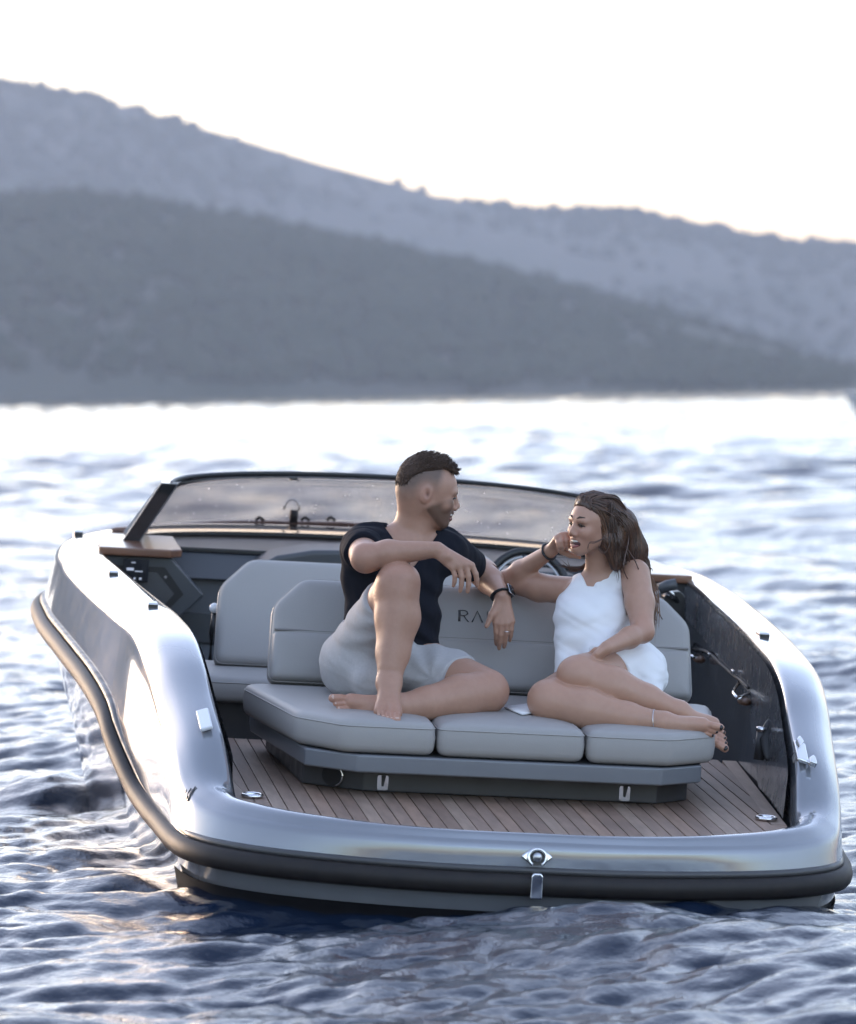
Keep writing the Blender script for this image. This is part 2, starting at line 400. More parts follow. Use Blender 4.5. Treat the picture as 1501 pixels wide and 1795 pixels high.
# ------------------------------------------------------------------ hull: inner rim, outer rim, rub rail, chine
ST = [ # inner           outer                rub                  chine
 [0, -.066, 0,     0, -.10, -.012,     0, -.125, -.150,   0, -.06, -.40],
 [.26, -.06, 0,    .27, -.095, -.012,  .27, -.12, -.150,  .27, -.05, -.40],
 [.5, .0, 0,       .53, -.045, -.012,  .54, -.07, -.150,  .52, -.01, -.40],
 [.72, .12, 0,     .79, .065, -.012,   .82, .03, -.150,   .78, .09, -.40],
 [.86, .25, 0,     .97, .21, -.005,    1.0, .16, -.150,   .95, .21, -.40],
 [.93, .36, .0,    1.07, .37, .01,     1.10, .31, -.150,  1.04, .35, -.40],
 [.958, .46, .02,  1.115, .53, .05,    1.145, .5, -.148,  1.09, .52, -.40],
 [.985, .66, .175, 1.145, .73, .14,    1.17, .75, -.143,  1.12, .76, -.40],
 [1.01, .98, .29,  1.175, 1.03, .25,   1.195, 1.05, -.13, 1.15, 1.05, -.40],
 [1.03, 1.25, .385, 1.205, 1.3, .335,  1.21, 1.33, -.10,  1.17, 1.35, -.41],
 [1.045, 1.57, .44, 1.235, 1.6, .385,  1.235, 1.60, -.02, 1.19, 1.62, -.42],
 [1.07, 2.05, .455, 1.265, 2.05, .40,  1.27, 1.98, .09,   1.205, 2.0, -.43],
 [1.11, 2.6, .455, 1.31, 2.6, .40,     1.325, 2.52, .145, 1.225, 2.6, -.45],
 [1.17, 3.5, .45,  1.37, 3.5, .395,    1.395, 3.5, .16,   1.25, 3.5, -.48],
 [1.23, 4.5, .445, 1.41, 4.5, .39,     1.44, 4.5, .155,   1.24, 4.5, -.48],
 [1.20, 5.3, .43,  1.38, 5.4, .38,     1.42, 5.4, .15,    1.14, 5.4, -.42],
 [.95, 6.2, .40,   1.12, 6.35, .36,    1.16, 6.4, .15,    .82, 6.3, -.30],
 [.55, 6.85, .39,  .68, 7.05, .35,     .70, 7.12, .15,    .43, 6.9, -.20],
 [0, 7.1, .39,     0, 7.4, .35,        0, 7.48, .15,      0, 7.2, -.12]]
for row in ST: row[11] -= .10 * min(1, max(0, (row[10] - .9) / 1.0))
SS = cr(ST, 10)
half = SS.copy()
mir = SS[::-1].copy(); mir[:, 0::3] *= -1
LOOP = np.vstack([half, mir[1:-1]])           # transom centre -> starboard -> bow -> port
IN, OU, RU, CH = (LOOP[:, i:i + 3] for i in (0, 3, 6, 9))
RAIL = RU.copy()                              # the rail stands proud of the skin
_f = np.clip((RU[:, 1] - .9) / .9, 0, 1); _sx = np.sign(RU[:, 0])
RU = RU.copy(); RU[:, 0] = np.where(np.abs(RU[:, 0]) > .3, RU[:, 0] * (1 - _f) + _f * (OU[:, 0] + _sx * .050), RU[:, 0])
def section():
    rows = []
    nL = len(LOOP)
    w = np.linalg.norm(OU - IN, axis=1)[:, None]
    upv = np.array([[0, 0, 1.0]])
    # rim: small inner lip, crowned top, round shoulder
    rows.append(IN + upv * -0.006)
    for s in (0.0, 0.04, 0.12, 0.25, 0.4, 0.55, 0.7, 0.8, 0.87, 0.92, 0.96, 0.985, 1.0):
        soft = np.clip((1.9 - IN[:, 1]) / .9, 0, 1)[:, None]
        hump = (1 - (2 * s - 0.86) ** 2) - ((1 - 0.86 ** 2) * (1 - s) + (1 - 1.14 ** 2) * s)
        flat = (1 - s ** 9) * s * .9                     # nearly flat top, tight outer shoulder
        crown = w * (0.17 * hump * soft + .22 * flat * (1 - soft))
        lip = 0.012 * min(1, s / 0.06)
        rows.append(IN * (1 - s) + OU * s + upv * (crown + lip * np.clip((1 - s) * 4, 0, 1)))
    d = RU - OU
    outn = np.stack([OU[:, 0] - IN[:, 0], OU[:, 1] - IN[:, 1], np.zeros(nL)], 1); outn /= np.linalg.norm(outn, axis=1, keepdims=True) + 1e-9
    for s in (0.04, 0.1, 0.2, 0.4, 0.6, 0.8, 0.93, 1.0):
        bul = 0.016 * (1 - math.exp(-s / 0.06)) * (1 - s) * np.clip((1.9 - IN[:, 1]) / .9, 0, 1)[:, None]
        rows.append(OU + d * s + outn * bul)
    return np.stack(rows, 1)
sec = section(); nl, ns = sec.shape[:2]
i = np.arange(nl * ns).reshape(nl, ns); i = np.vstack([i, i[:1]])
Fq = np.stack([i[:-1, :-1], i[1:, :-1], i[1:, 1:], i[:-1, 1:]], -1).reshape(-1, 4)
hull = obj('hull', (sec.reshape(-1, 3), Fq), M_HULL, boat)
# lower hull under the rail
rows = []
for s in np.linspace(0, 1, 9):
    tuck = 0.018 * np.sin(np.pi * s) * -1
    p = RU * (1 - s) + CH * s; p = p.copy(); p[:, 0] *= 1 + tuck * 0.6
    rows.append(p)
low = np.stack(rows, 1); nl, ns = low.shape[:2]
i = np.arange(nl * ns).reshape(nl, ns); i = np.vstack([i, i[:1]])
Fq = np.stack([i[:-1, :-1], i[1:, :-1], i[1:, 1:], i[:-1, 1:]], -1).reshape(-1, 4)
obj('lower_hull', (low.reshape(-1, 3), Fq), M_LOW, boat)
# bottom: boot stripe at the stern and V bottom below the chine
KE = CH.copy(); KE[:, 0] *= 0.0; KE[:, 2] = np.where(CH[:, 1] < 5.4, -0.66, -0.66 + (CH[:, 1] - 5.4) / 1.8 * 0.5)
rows = [CH * 1.0, CH * np.array([0.985, 1, 1]) + [0, 0.005, -0.02], 0.5 * (CH + KE) + [0, 0, -.03], KE]
bt = np.stack(rows, 1); nl, ns = bt.shape[:2]
i = np.arange(nl * ns).reshape(nl, ns); i = np.vstack([i, i[:1]])
Fq = np.stack([i[:-1, :-1], i[1:, :-1], i[1:, 1:], i[:-1, 1:]], -1).reshape(-1, 4)
obj('hull_bottom', (bt.reshape(-1, 3), Fq), M_BOTTOM, boat)
# dark boot stripe across the transom foot, 3 mm proud
m0 = [k for k in range(len(LOOP)) if LOOP[k, 10] < 0.62]
m0 = sorted(m0, key=lambda k: LOOP[k, 9])
top = np.array([RU[k] * 0.61 + CH[k] * 0.39 for k in m0]); bot = np.array([CH[k] for k in m0])
on = np.array([[LOOP[k, 6] * .35, -1, 0] for k in m0]); on /= np.linalg.norm(on, axis=1, keepdims=True)
g = np.stack([top + on * .001, top + on * .003, bot + on * .004], 1)
obj('boot_stripe', (g.reshape(-1, 3), grid_faces(len(m0), 3)), M_BOTTOM, boat)
# rub rail
RAIL[:, 0] = np.where(np.abs(RAIL[:, 0]) > .3, np.sign(RAIL[:, 0]) * np.maximum(np.abs(RAIL[:, 0]), np.abs(RU[:, 0]) + .012 * _f), RAIL[:, 0])
rc = RAIL.copy()
rv = tube(rc, 0.031, 12, closed=True, flat=1.25)
rub = obj('rub_rail', rv, M_RUB, boat)
lipn = np.stack([RU[:, 0] - OU[:, 0] * 0, RU[:, 1] * 0, RU[:, 0] * 0], 1)
ledge = tube(RAIL * [.985, 1, 1] + np.array([0, 0, 0.046]), 0.014, 6, closed=True)
obj('rail_trim', ledge, M_BASE, boat)
k0 = 0
clip = join(prism([(-.020, -.042), (.020, -.042), (.020, .034), (.012, .044), (-.012, .044), (-.020, .034)], (1, 0, 0), (0, 0, 1), (0, .03, 0), (0, -.166, -.150)))
obj('rail_clip', clip, M_STEEL, boat, bevel=.005)

# ------------------------------------------------------------------ inner liner walls and sole
def liner(sgn):
    k = [j for j in range(len(half)) if 0.44 < half[j, 1] < 6.9]
    a = half[k][:, :3].copy()
    rows = []
    for s, inb in ((0, 0), (.06, .012), (.35, .012), (1, .045)):
        p = a.copy(); p[:, 2] = a[:, 2] * (1 - s) + (-0.36) * s - (0.004 if s == 0 else 0); p[:, 0] = a[:, 0] - inb + (0.004 if s == 0 else 0)
        rows.append(p)
    g = np.stack(rows, 1); g[:, :, 0] *= sgn
    return g.reshape(-1, 3), grid_faces(len(k), 4)
obj('cockpit_liner', liner(1), M_WALL, boat)
obj('cockpit_liner', liner(-1), M_WALL, boat)
for s in (-1, 1):
    k = [j for j in range(len(half)) if .62 < half[j, 1] < 4.6]
    rows = []
    for t in (0, .5, 1):
        p = half[k][:, :3].copy(); y = p[:, 1]
        zb = np.minimum(np.interp(y, [.5, 1.45, 2.0, 3.4, 4.6], [0.0, .0, .255, .285, .30]), p[:, 2] - .03)
        zz = (p[:, 2] - (.03 if s < 0 else .008)) * (1 - t) + np.minimum(zb, p[:, 2] - .05) * t
        p[:, 0] = s * (p[:, 0] - .018 - .03 * np.clip(.30 - zz, 0, 1) / .6); p[:, 2] = zz; rows.append(p)
    g_ = np.stack(rows, 1)
    obj('liner_panel', (g_.reshape(-1, 3), grid_faces(len(k), 3)), M_PANEL, boat)
so_ = [(half[j, 0] - .05, half[j, 1]) for j in range(0, len(half), 4) if 2.0 < half[j, 1] < 6.8]
poly = so_ + [(-x, y) for x, y in so_[::-1]]
obj('cockpit_sole', prism(poly, (1, 0, 0), (0, 1, 0), (0, 0, .03), (0, 0, -.40)), M_FLOOR, boat, smooth=False)
obj('bow_liner', prism([(half[j, 0] - .03, half[j, 1] - .02) for j in range(150, len(half), 2)] + [(-half[j, 0] + .03, half[j, 1] - .02) for j in range(len(half) - 1, 149, -2)], (1, 0, 0), (0, 1, 0), (0, 0, .02), (0, 0, .20)), M_TEAK[0], boat, smooth=False)

# ------------------------------------------------------------------ stern deck: base, planks, margin boards
edge = cr([(0, -.05), (.26, -.045), (.5, .012), (.70, .125), (.84, .255), (.905, .36), (.935, .46)], 10)
EX, EY = edge[:, 0], edge[:, 1]
def aft(x, inset=0.0):
    return float(np.interp(abs(x), EX, EY)) + inset
def side(y): return 0.935 + (y - 0.46) * 0.068
DECK_Y1 = 2.20
outl = [(x, y) for x, y in edge] + [(1.045, DECK_Y1 - .002)]
outl2 = outl + [(-x, y) for x, y in outl[::-1][:-1]]
deck = obj('stern_deck', prism(outl2, (1, 0, 0), (0, 1, 0), (0, 0, .05), (0, 0, -.068)), M_CAULK, boat, smooth=False)
edge3 = [(IN[k][0] * .997, IN[k][1] + .004) for k in m0 if abs(IN[k][0]) < .94 and IN[k][1] < .44]
MB = 0.062
PWID = 0.0505
nplank = 41
for k in range(nplank):
    x0 = (k - nplank / 2) * PWID + .0022; x1 = x0 + PWID - .0044
    def y0(x): return aft(x, MB) if abs(x) < .80 else max(aft(min(abs(x), .93), MB), 0.46 + (abs(x) + .05 - .935) / .068)
    if max(y0(x0), y0(x1)) > DECK_Y1 - .12: continue
    pts = [(x0, y0(x0))]
    pts += [(x, y0(x)) for x in (x0 + (x1 - x0) / 3, x0 + 2 * (x1 - x0) / 3)]
    pts += [(x1, y0(x1)), (x1, DECK_Y1), (x0, DECK_Y1)]
    dz = .001 * math.sin(k * 7.3)
    obj('plank', prism(pts, (1, 0, 0), (0, 1, 0), (0, 0, .016), (0, 0, -.018 + dz)), M_TEAK[(k * 7 + k // 3) % 4], deck, smooth=False)
def margin(xa, xb, n=10):
    xs = np.linspace(xa, xb, n)
    a = [(x, aft(x, .006)) for x in xs]; b = [(x, aft(x, MB - .004)) for x in xs[::-1]]
    return prism(a + b, (1, 0, 0), (0, 1, 0), (0, 0, .016), (0, 0, -.018))
cuts = [-.86, -.52, -.18, .18, .52, .86]
for a, b in zip(cuts[:-1], cuts[1:]):
    obj('margin_board', margin(a + .003, b - .003), M_TEAK[2 if a < 0 else 0], deck, smooth=False)
for s in (-1, 1):
    ys = np.linspace(.50, DECK_Y1, 8)
    pts = [(s * (side(y) - .052), y) for y in ys] + [(s * side(y), y) for y in ys[::-1]]
    obj('margin_board', prism(pts, (1, 0, 0), (0, 1, 0), (0, 0, .016), (0, 0, -.018)), M_TEAK[1], deck, smooth=False)
    # corner filler of the margin
    pts = [(s * .80, aft(.80, .006)), (s * .86, aft(.86, .006)), (s * .91, .385), (s * .935, .47), (s * .937, .495), (s * .88, .495)]
    obj('margin_board', prism(pts, (1, 0, 0), (0, 1, 0), (0, 0, .016), (0, 0, -.0185)), M_TEAK[3], deck, smooth=False)
    # oval deck drain
    c = np.array([s * .885, .60, 0.0])
    th = np.linspace(0, 2 * np.pi, 24, endpoint=False)
    ring = tube([c + (0.032 * math.cos(t), 0.036 * math.sin(t), .006) for t in th], .007, 8, closed=True)
    dr = obj('deck_drain', ring, M_STEEL, deck)
    obj('deck_drain_cap', prism([(0.028 * math.cos(t), 0.031 * math.sin(t)) for t in th], (1, 0, 0), (0, 1, 0), (0, 0, .004), c), M_SATIN, deck, smooth=False)

# ------------------------------------------------------------------ stern fittings
def almond(w, h, n=14):
    x = np.linspace(-1, 1, n)
    up_ = [(w * t, h * (1 - abs(t) ** 1.8) ** 0.9) for t in x]
    return up_[::-1] + [(w * t, -h * (1 - abs(t) ** 1.8) ** 0.9) for t in x[1:-1]]
ec = np.array([0, -.128, -.058])
em = obj('towing_eye', prism(almond(.053, .028), (1, 0, 0), (0, .16, 1), (0, .03, 0), ec), M_STEEL, boat, bevel=.006)
th = np.linspace(0, 2 * np.pi, 22, endpoint=False)
obj('eye_socket', prism([(.030 * math.cos(t), .027 * math.sin(t)) for t in th], (1, 0, 0), (0, .16, 1), (0, .02, 0), ec + [0, -.004, 0]), M_BLACK, em, smooth=False)
arc = np.linspace(math.radians(-60), math.radians(240), 24)
obj('eye_ring', tube([ec + (.029 * math.cos(t), -.008 + .0042 * math.sin(t), .027 * math.sin(t)) for t in arc], .0055, 8), M_STEEL, em)
bm = bmesh.new(); bmesh.ops.create_uvsphere(bm, u_segments=16, v_segments=10, radius=.017)
V = [tuple(np.array(v.co) * (1, .7, .95) + ec + (0, -.006, .001)) for v in bm.verts]; Fc = [[v.index for v in f.verts] for f in bm.faces]; bm.free()
obj('eye_ball', (V, Fc), M_SATIN, em)
def decal_on(poly_px, Yguess, name):
    pts = [at(u, v, Yguess) for u, v in poly_px]
    n = np.cross(pts[1] - pts[0], pts[2] - pts[0]); n /= np.linalg.norm(n)
    return pts

# cleats on the rim
def cleat(base, s, axis):
    b = np.array(base)
    ax = axis / np.linalg.norm(axis)
    nr = np.array([s * .25, -.75, .66]); nr -= ax * (nr @ ax); nr /= np.linalg.norm(nr)
    sx = np.cross(ax, nr)
    root = prism([(-.070, -.022), (.070, -.022), (.070, .022), (-.070, .022)], ax, sx, nr * .016, b + nr * .004)
    o = obj('mooring_cleat', root, M_STEEL if s > 0 else M_WHITE, boat, bevel=.006)
    obj('cleat_foot', prism([(-.02, -.016), (.02, -.016), (.02, .016), (-.02, .016)], ax, sx, nr * .03, b - nr * .028), M_SATIN, o, bevel=.004)
    if s > 0:
        obj('cleat_horn', prism([(-.095, -.012), (-.062, -.012), (-.03, .008), (-.06, .014), (-.095, .014)], ax, sx, nr * .022, b + nr * .014 + sx * .028), M_STEEL, o, bevel=.004)
        obj('cleat_horn', prism([(.0, -.010), (.05, -.016), (.085, -.002), (.05, .012)], ax, sx, nr * .022, b + nr * .014 - sx * .004), M_STEEL, o, bevel=.004)
# dark side vent low on the port side
p = np.array([-1.235, 2.05, -.12])
vv = obj('side_vent', prism([(.055 * math.cos(t) * (1.2), .028 * math.sin(t)) for t in th], (0.02, 1, 0), (0.10, 0, 1), (-.012, 0, 0), p), M_BLACK, boat, smooth=False)
for q in (-.03, 0, .03):
    obj('vent_bar', prism([(q - .004, -.024), (q + .004, -.024), (q + .004, .024), (q - .004, .024)], (0.02, 1, 0), (0.10, 0, 1), (-.018, 0, 0), p), M_SATIN, vv, smooth=False)
# slanted dark stroke decal on the port quarter
def hull_pt(u, v):
    "nearest point of the hull skin to the sight line through a pixel, in boat units"
    c0 = RB.T @ (-BO); d = RB.T @ ray(u, v); d = d / np.linalg.norm(d)
    S = sec.reshape(-1, 3); r = S - c0; t = r @ d
    e = np.linalg.norm(r - t[:, None] * d, axis=1); e = e + (t > t[np.argmin(e)] + .4) * 9
    o_ = np.argsort(e)[:4]; tt = np.average(t[o_], weights=1 / (e[o_] + 1e-4))
    return c0 + d * (tt - .006)
for s, c_, e_ in ((-1, (360, 1267), (355, 1246)), (1, (1402, 1324), (1397, 1300))):
    cleat(hull_pt(*c_), s, hull_pt(*e_) - hull_pt(*c_))
for s, u, v in ((-1, 267, 1062), (-1, 198, 1006), (-1, 137, 935), (1, 1337, 1114), (1, 1266, 1058)):
    p = hull_pt(u, v); Y = p[1]
    o = obj('rim_light', box(p[0] - .020, p[0] + .020, Y - .045, Y + .045, p[2] - .022, p[2] + .014), M_SATIN, boat, bevel=.005)
    obj('lamp_lens', box(p[0] - .017, p[0] + .017, Y - .049, Y - .040, p[2] - .012, p[2] + .009), M_BLACK, o, smooth=False)
for (a, b, wpx) in (((343, 1379), (329, 1405), 2.6), ((335, 1382), (326, 1403), 1.8), ((327, 1384), (321, 1403), 1.4)):
    pts = [hull_pt(a[0] * (1 - t) + b[0] * t - 2.0 * math.sin(3.14 * t), a[1] * (1 - t) + b[1] * t) for t in np.linspace(0, 1, 7)]
    obj('hull_stroke', tube(pts, wpx / 495, 6, flat=.35), M_BASE, boat)

# ------------------------------------------------------------------ aft sofa
sofa = obj('aft_sofa', prism([(-.48, .87), (.545, .87), (.672, 1.0), (.70, 1.9), (-.74, 1.9), (-.684, 1.0)], (1, 0, 0), (0, 1, 0), (0, 0, .084), (0, 0, .001)), M_BASE, boat, bevel=.006)
bp_ = [(-.525, .70), (.53, .70), (.69, .835), (.80, 1.75), (.80, 1.95), (-.80, 1.95), (-.815, 1.70), (-.695, .825)]
obj('sofa_board', prism(bp_, (1, 0, 0), (0, 1, 0), (0, 0, .062), (0, 0, .086)), M_BOARD, sofa, bevel=.008)
def rounded(poly, r, seg=4):
    out = []
    n = len(poly)
    for k in range(n):
        p0, p1, p2 = (np.array(poly[(k + j) % n], float) for j in (-1, 0, 1))
        a, b = p0 - p1, p2 - p1; la, lb = np.linalg.norm(a), np.linalg.norm(b)
        rr = min(r, la * .45, lb * .45); a, b = a / la * rr, b / lb * rr
        for t in np.linspace(0, 1, seg):
            out.append(tuple((1 - t) ** 2 * (p1 + a) + 2 * t * (1 - t) * p1 + t * t * (p1 + b)))
    return out
def inset(poly, d):
    P = np.array(poly, float); n = len(P)
    area = 0.5 * np.sum(P[:, 0] * np.roll(P[:, 1], -1) - np.roll(P[:, 0], -1) * P[:, 1]); sg = 1 if area > 0 else -1
    out = []
    for k in range(n):
        a, p, c = P[k - 1], P[k], P[(k + 1) % n]
        e1 = (p - a) / np.linalg.norm(p - a); e2 = (c - p) / np.linalg.norm(c - p)
        n1 = sg * np.array([-e1[1], e1[0]]); n2 = sg * np.array([-e2[1], e2[0]])
        out.append(p + d * (n1 + n2) / (1 + n1 @ n2))
    return out
def pad(poly, z0, z1, r=.026, corner=.03, puff=.010, nseg=5, tf=None, seam=True, dome=.13):
    "upholstered pad: plan polygon, rounded edges, slightly domed top, with a seam roll on the top edge"
    P = np.array(rounded(poly, corner, 5)); n = len(P)
    c = P.mean(0)
    nrm = np.roll(P, -1, 0) - np.roll(P, 1, 0); nrm = np.stack([nrm[:, 1], -nrm[:, 0]], 1); nrm /= np.linalg.norm(nrm, axis=1, keepdims=True)
    area = 0.5 * np.sum(P[:, 0] * np.roll(P[:, 1], -1) - np.roll(P[:, 0], -1) * P[:, 1])
    if area < 0: nrm = -nrm
    rings = []
    def ring(ins, z): rings.append(np.column_stack([np.array(rounded(inset(poly, ins), max(corner - .5 * ins, .012), 5)), np.full(n, z)]))
    rb = min(r, (z1 - z0) * .4)
    for t in np.linspace(0, math.pi / 2, nseg): ring(rb * (1 - math.sin(t)), z0 + rb * (1 - math.cos(t)))
    ring(-.003, (z0 + z1) / 2)
    for t in np.linspace(0, math.pi / 2, nseg): ring(rb * (1 - math.cos(t)), z1 - rb + rb * math.sin(t))
    for f_, zz in ((.15 * dome, .35), (.4 * dome, .7), (.7 * dome, .92), (dome, 1.0)):
        ring(rb + f_, z1 + puff * zz)
    V = np.concatenate(rings); m_ = len(rings)
    idx = np.arange(m_ * n).reshape(m_, n); idx = np.hstack([idx, idx[:, :1]])
    Fc = [tuple(q) for q in np.stack([idx[:-1, :-1], idx[:-1, 1:], idx[1:, 1:], idx[1:, :-1]], -1).reshape(-1, 4)]
    Fc += [tuple(range(n))[::-1], tuple((m_ - 1) * n + k for k in range(n))]
    if seam:
        zs = z1 - rb * .75
        sv, sf = tube(np.column_stack([P - nrm * (rb * (1 - math.cos(math.asin(.25))) - .0005), np.full(n, zs)]), .0022, 5, closed=True)
        V, Fc = join((V, Fc), (sv, sf)); V = np.array(V)
    if tf is not None: V = tf(np.asarray(V))
    return V, Fc
SZ0, SZ1 = .152, .268
gap = .004
pads = [[(-.255 - gap, .70), (-.255 - gap, 1.66), (-.855, 1.66), (-.728, .88), (-.575, .70)],
        [(-.255 + gap, .70), (.262 - gap, .70), (.262 - gap, 1.66), (-.255 + gap, 1.66)],
        [(.262 + gap, .70), (.555, .70), (.735, .86), (.85, 1.66), (.262 + gap, 1.66)]]
for pl in pads:
    obj('seat_cushion', pad(pl, SZ0, SZ1, r=.03, corner=.035, puff=.012), M_UPH, sofa)
# backrest: one upholstered back with a cross seam and cut corners
def backrest(name, x0, x1, ytop, ybot, z0, z1, cut, thick, parent, seam_z=None):
    ang = math.atan2(ytop - ybot, z1 - z0)
    L = math.hypot(ytop - ybot, z1 - z0)
    def tf(V):
        o = np.empty_like(V)
        o[:, 0] = V[:, 0]
        s = V[:, 1]; d = V[:, 2]
        if seam_z is not None: d = d + 0.022 * np.clip((seam_z - s) / .16, 0, 1) - 0.012 * np.exp(-((s - seam_z) / .010) ** 2)
        o[:, 1] = ybot + s * math.sin(ang) - d * math.cos(ang)
        o[:, 2] = z0 + s * math.cos(ang) + d * math.sin(ang)
        return o
    poly = [(x0, 0), (x1, 0), (x1 - .012, L - cut), (x1 - cut * 1.1, L), (x0 + cut * 1.1, L), (x0 + .012, L - cut)]
    V, Fc = pad(poly, 0, thick, r=.032, corner=.035, puff=.006, seam=True)
    # refine the front so the seam dents: grid over the front face
    o = obj(name, (tf(np.asarray(V)), Fc), M_UPH, parent)
    return o, tf, L
SB, tfb, LB = backrest('backrest', -.772, .768, 1.80, 1.66, .256, .617, .105, .105, sofa)
# lower bolster of the backrest, slightly proud, ends at the cross seam
def bolster(x0, x1, s0, s1, d0, d1):
    poly = [(x0 - .002, s0), (x1 + .002, s0), (x1 - .006, s1), (x0 + .006, s1)]
    V, Fc = pad(poly, d0, d1, r=.022, corner=.018, puff=.004, seam=False, dome=.04)
    return tfb(np.asarray(V)), Fc
obj('backrest_bolster', bolster(-.762, .758, .006, .182, .06, .120), M_UPH, sofa)
sm = tube([tfb(np.array([[x, .187, .107]]))[0] for x in np.linspace(-.755, .75, 30)], .0048, 5)
obj('backrest_seam', sm, M_SEAM, sofa)
# lettering on the backrest
def text_obj(body, size, loc, basis, material, parent, name):
    c = bpy.data.curves.new(name, 'FONT'); c.body = body; c.size = size * K; c.extrude = .0012; c.space_character = 1.15
    o = bpy.data.objects.new(name, c); COL.objects.link(o)
    bpy.context.view_layer.update()
    dg = bpy.context.evaluated_depsgraph_get(); me = bpy.data.meshes.new_from_object(o.evaluated_get(dg))
    bpy.data.objects.remove(o)
    me.materials.clear(); me.materials.append(material)
    o = bpy.data.objects.new(name, me); COL.objects.link(o); o.parent = parent
    M4 = Matrix.Identity(4)
    for r_ in range(3):
        for q in range(3): M4[r_][q] = basis[q][r_]
        M4[r_][3] = loc[r_] * K
    o.matrix_local = M4
    return o
ang = math.atan2(.14, .376)
lt = text_obj('R', .058, tfb(np.array([[-.098, .243, .1085]]))[0], ((1, 0, 0), (0, math.sin(ang), math.cos(ang)), (0, -math.cos(ang), math.sin(ang))), M_BASE, sofa, 'lettering')
# the A of the word has no bar: build it and the rest as strokes
def strokes(lines, w=.0048):
    parts = []
    for l in lines: parts.append(tube([tfb(np.array([[x, s, .111]]))[0] for x, s in l], w, 5, flat=.3))
    return join(*parts)
bpy.data.objects.remove(lt)
def letters(x, s0, h):
    R_ = [[(x, s0), (x, s0 + h)], [(x, s0 + h), (x + .022, s0 + h), (x + .030, s0 + h * .86), (x + .030, s0 + h * .70), (x + .022, s0 + h * .56), (x, s0 + h * .53)], [(x + .016, s0 + h * .54), (x + .034, s0)]]
    A_ = [[(x + .046, s0), (x + .066, s0 + h), (x + .086, s0)]]
    N_ = [[(x + .102, s0), (x + .102, s0 + h), (x + .136, s0), (x + .136, s0 + h)]]
    D_ = [[(x + .154, s0), (x + .154, s0 + h), (x + .172, s0 + h), (x + .186, s0 + h * .75), (x + .186, s0 + h * .25), (x + .172, s0), (x + .154, s0)]]
    return R_ + A_ + N_ + D_
obj('lettering', strokes(letters(-.088, .248, .042)), M_BASE, sofa)
# steel latches and speaker in the base
for u, v in ((671, 1372), (1095, 1391)):
    p = at(u, v, .868)
    la = obj('base_latch', prism(rounded([(-.019, -.026), (.019, -.026), (.019, .026), (-.019, .026)], .008), (1, 0, 0), (0, 0, 1), (0, -.004, 0), p), M_STEEL, sofa, smooth=False)
    obj('latch_hook', prism([(-.004, -.012), (.003, -.012), (.010, .026), (-.006, .026)], (1, 0, 0), (0, 0, 1), (0, -.010, 0), p), M_BLACK, la, smooth=False)
ax_ = np.array([.204, -.13, 0]); ax_ /= np.linalg.norm(ax_); nr_ = np.array([-.13, -.204, 0]); nr_ /= np.linalg.norm(nr_)
pc = np.array([-.582, .935, .043]) + nr_ * .002
spk = obj('speaker', prism([(.040 * math.cos(t), .036 * math.sin(t)) for t in th], ax_, (0, 0, 1), nr_ * .004, pc), M_BLACK, sofa, smooth=False)
obj('speaker_trim', tube([pc + nr_ * .006 + ax_ * .042 * math.cos(t) + np.array([0, 0, .038 * math.sin(t)]) for t in np.linspace(-1.2, 1.2, 16)], .005, 6), M_STEEL, spk)

# ------------------------------------------------------------------ forward bench
fb = obj('forward_bench', pad([(-.98, 2.42), (.45, 2.42), (.45, 2.98), (-.98, 2.98)], .10, .200, r=.03, seam=True), M_UPH, boat)
obj('bench_base', box(-.9, .4, 2.5, 2.95, -.37, .10), M_BASE, fb, bevel=.006)
backrest('bench_backrest', -.885, .55, 2.94, 2.78, .185, .572, .115, .11, fb)
def hinge():
    a = at(377, 1070, 2.98); b = at(368, 1165, 2.98)
    return tube([a, a * .6 + b * .4 + [-.005, 0, 0], b], .011, 8)
obj('bench_strap', hinge(), M_BLACK, fb)
bm = bmesh.new(); bmesh.ops.create_uvsphere(bm, u_segments=12, v_segments=8, radius=.02)
pz = at(376, 1066, 2.97); V = [tuple(np.array(v.co) + pz) for v in bm.verts]; Fc = [[v.index for v in f.verts] for f in bm.faces]; bm.free()
obj('strap_button', (V, Fc), M_WHITE, fb)

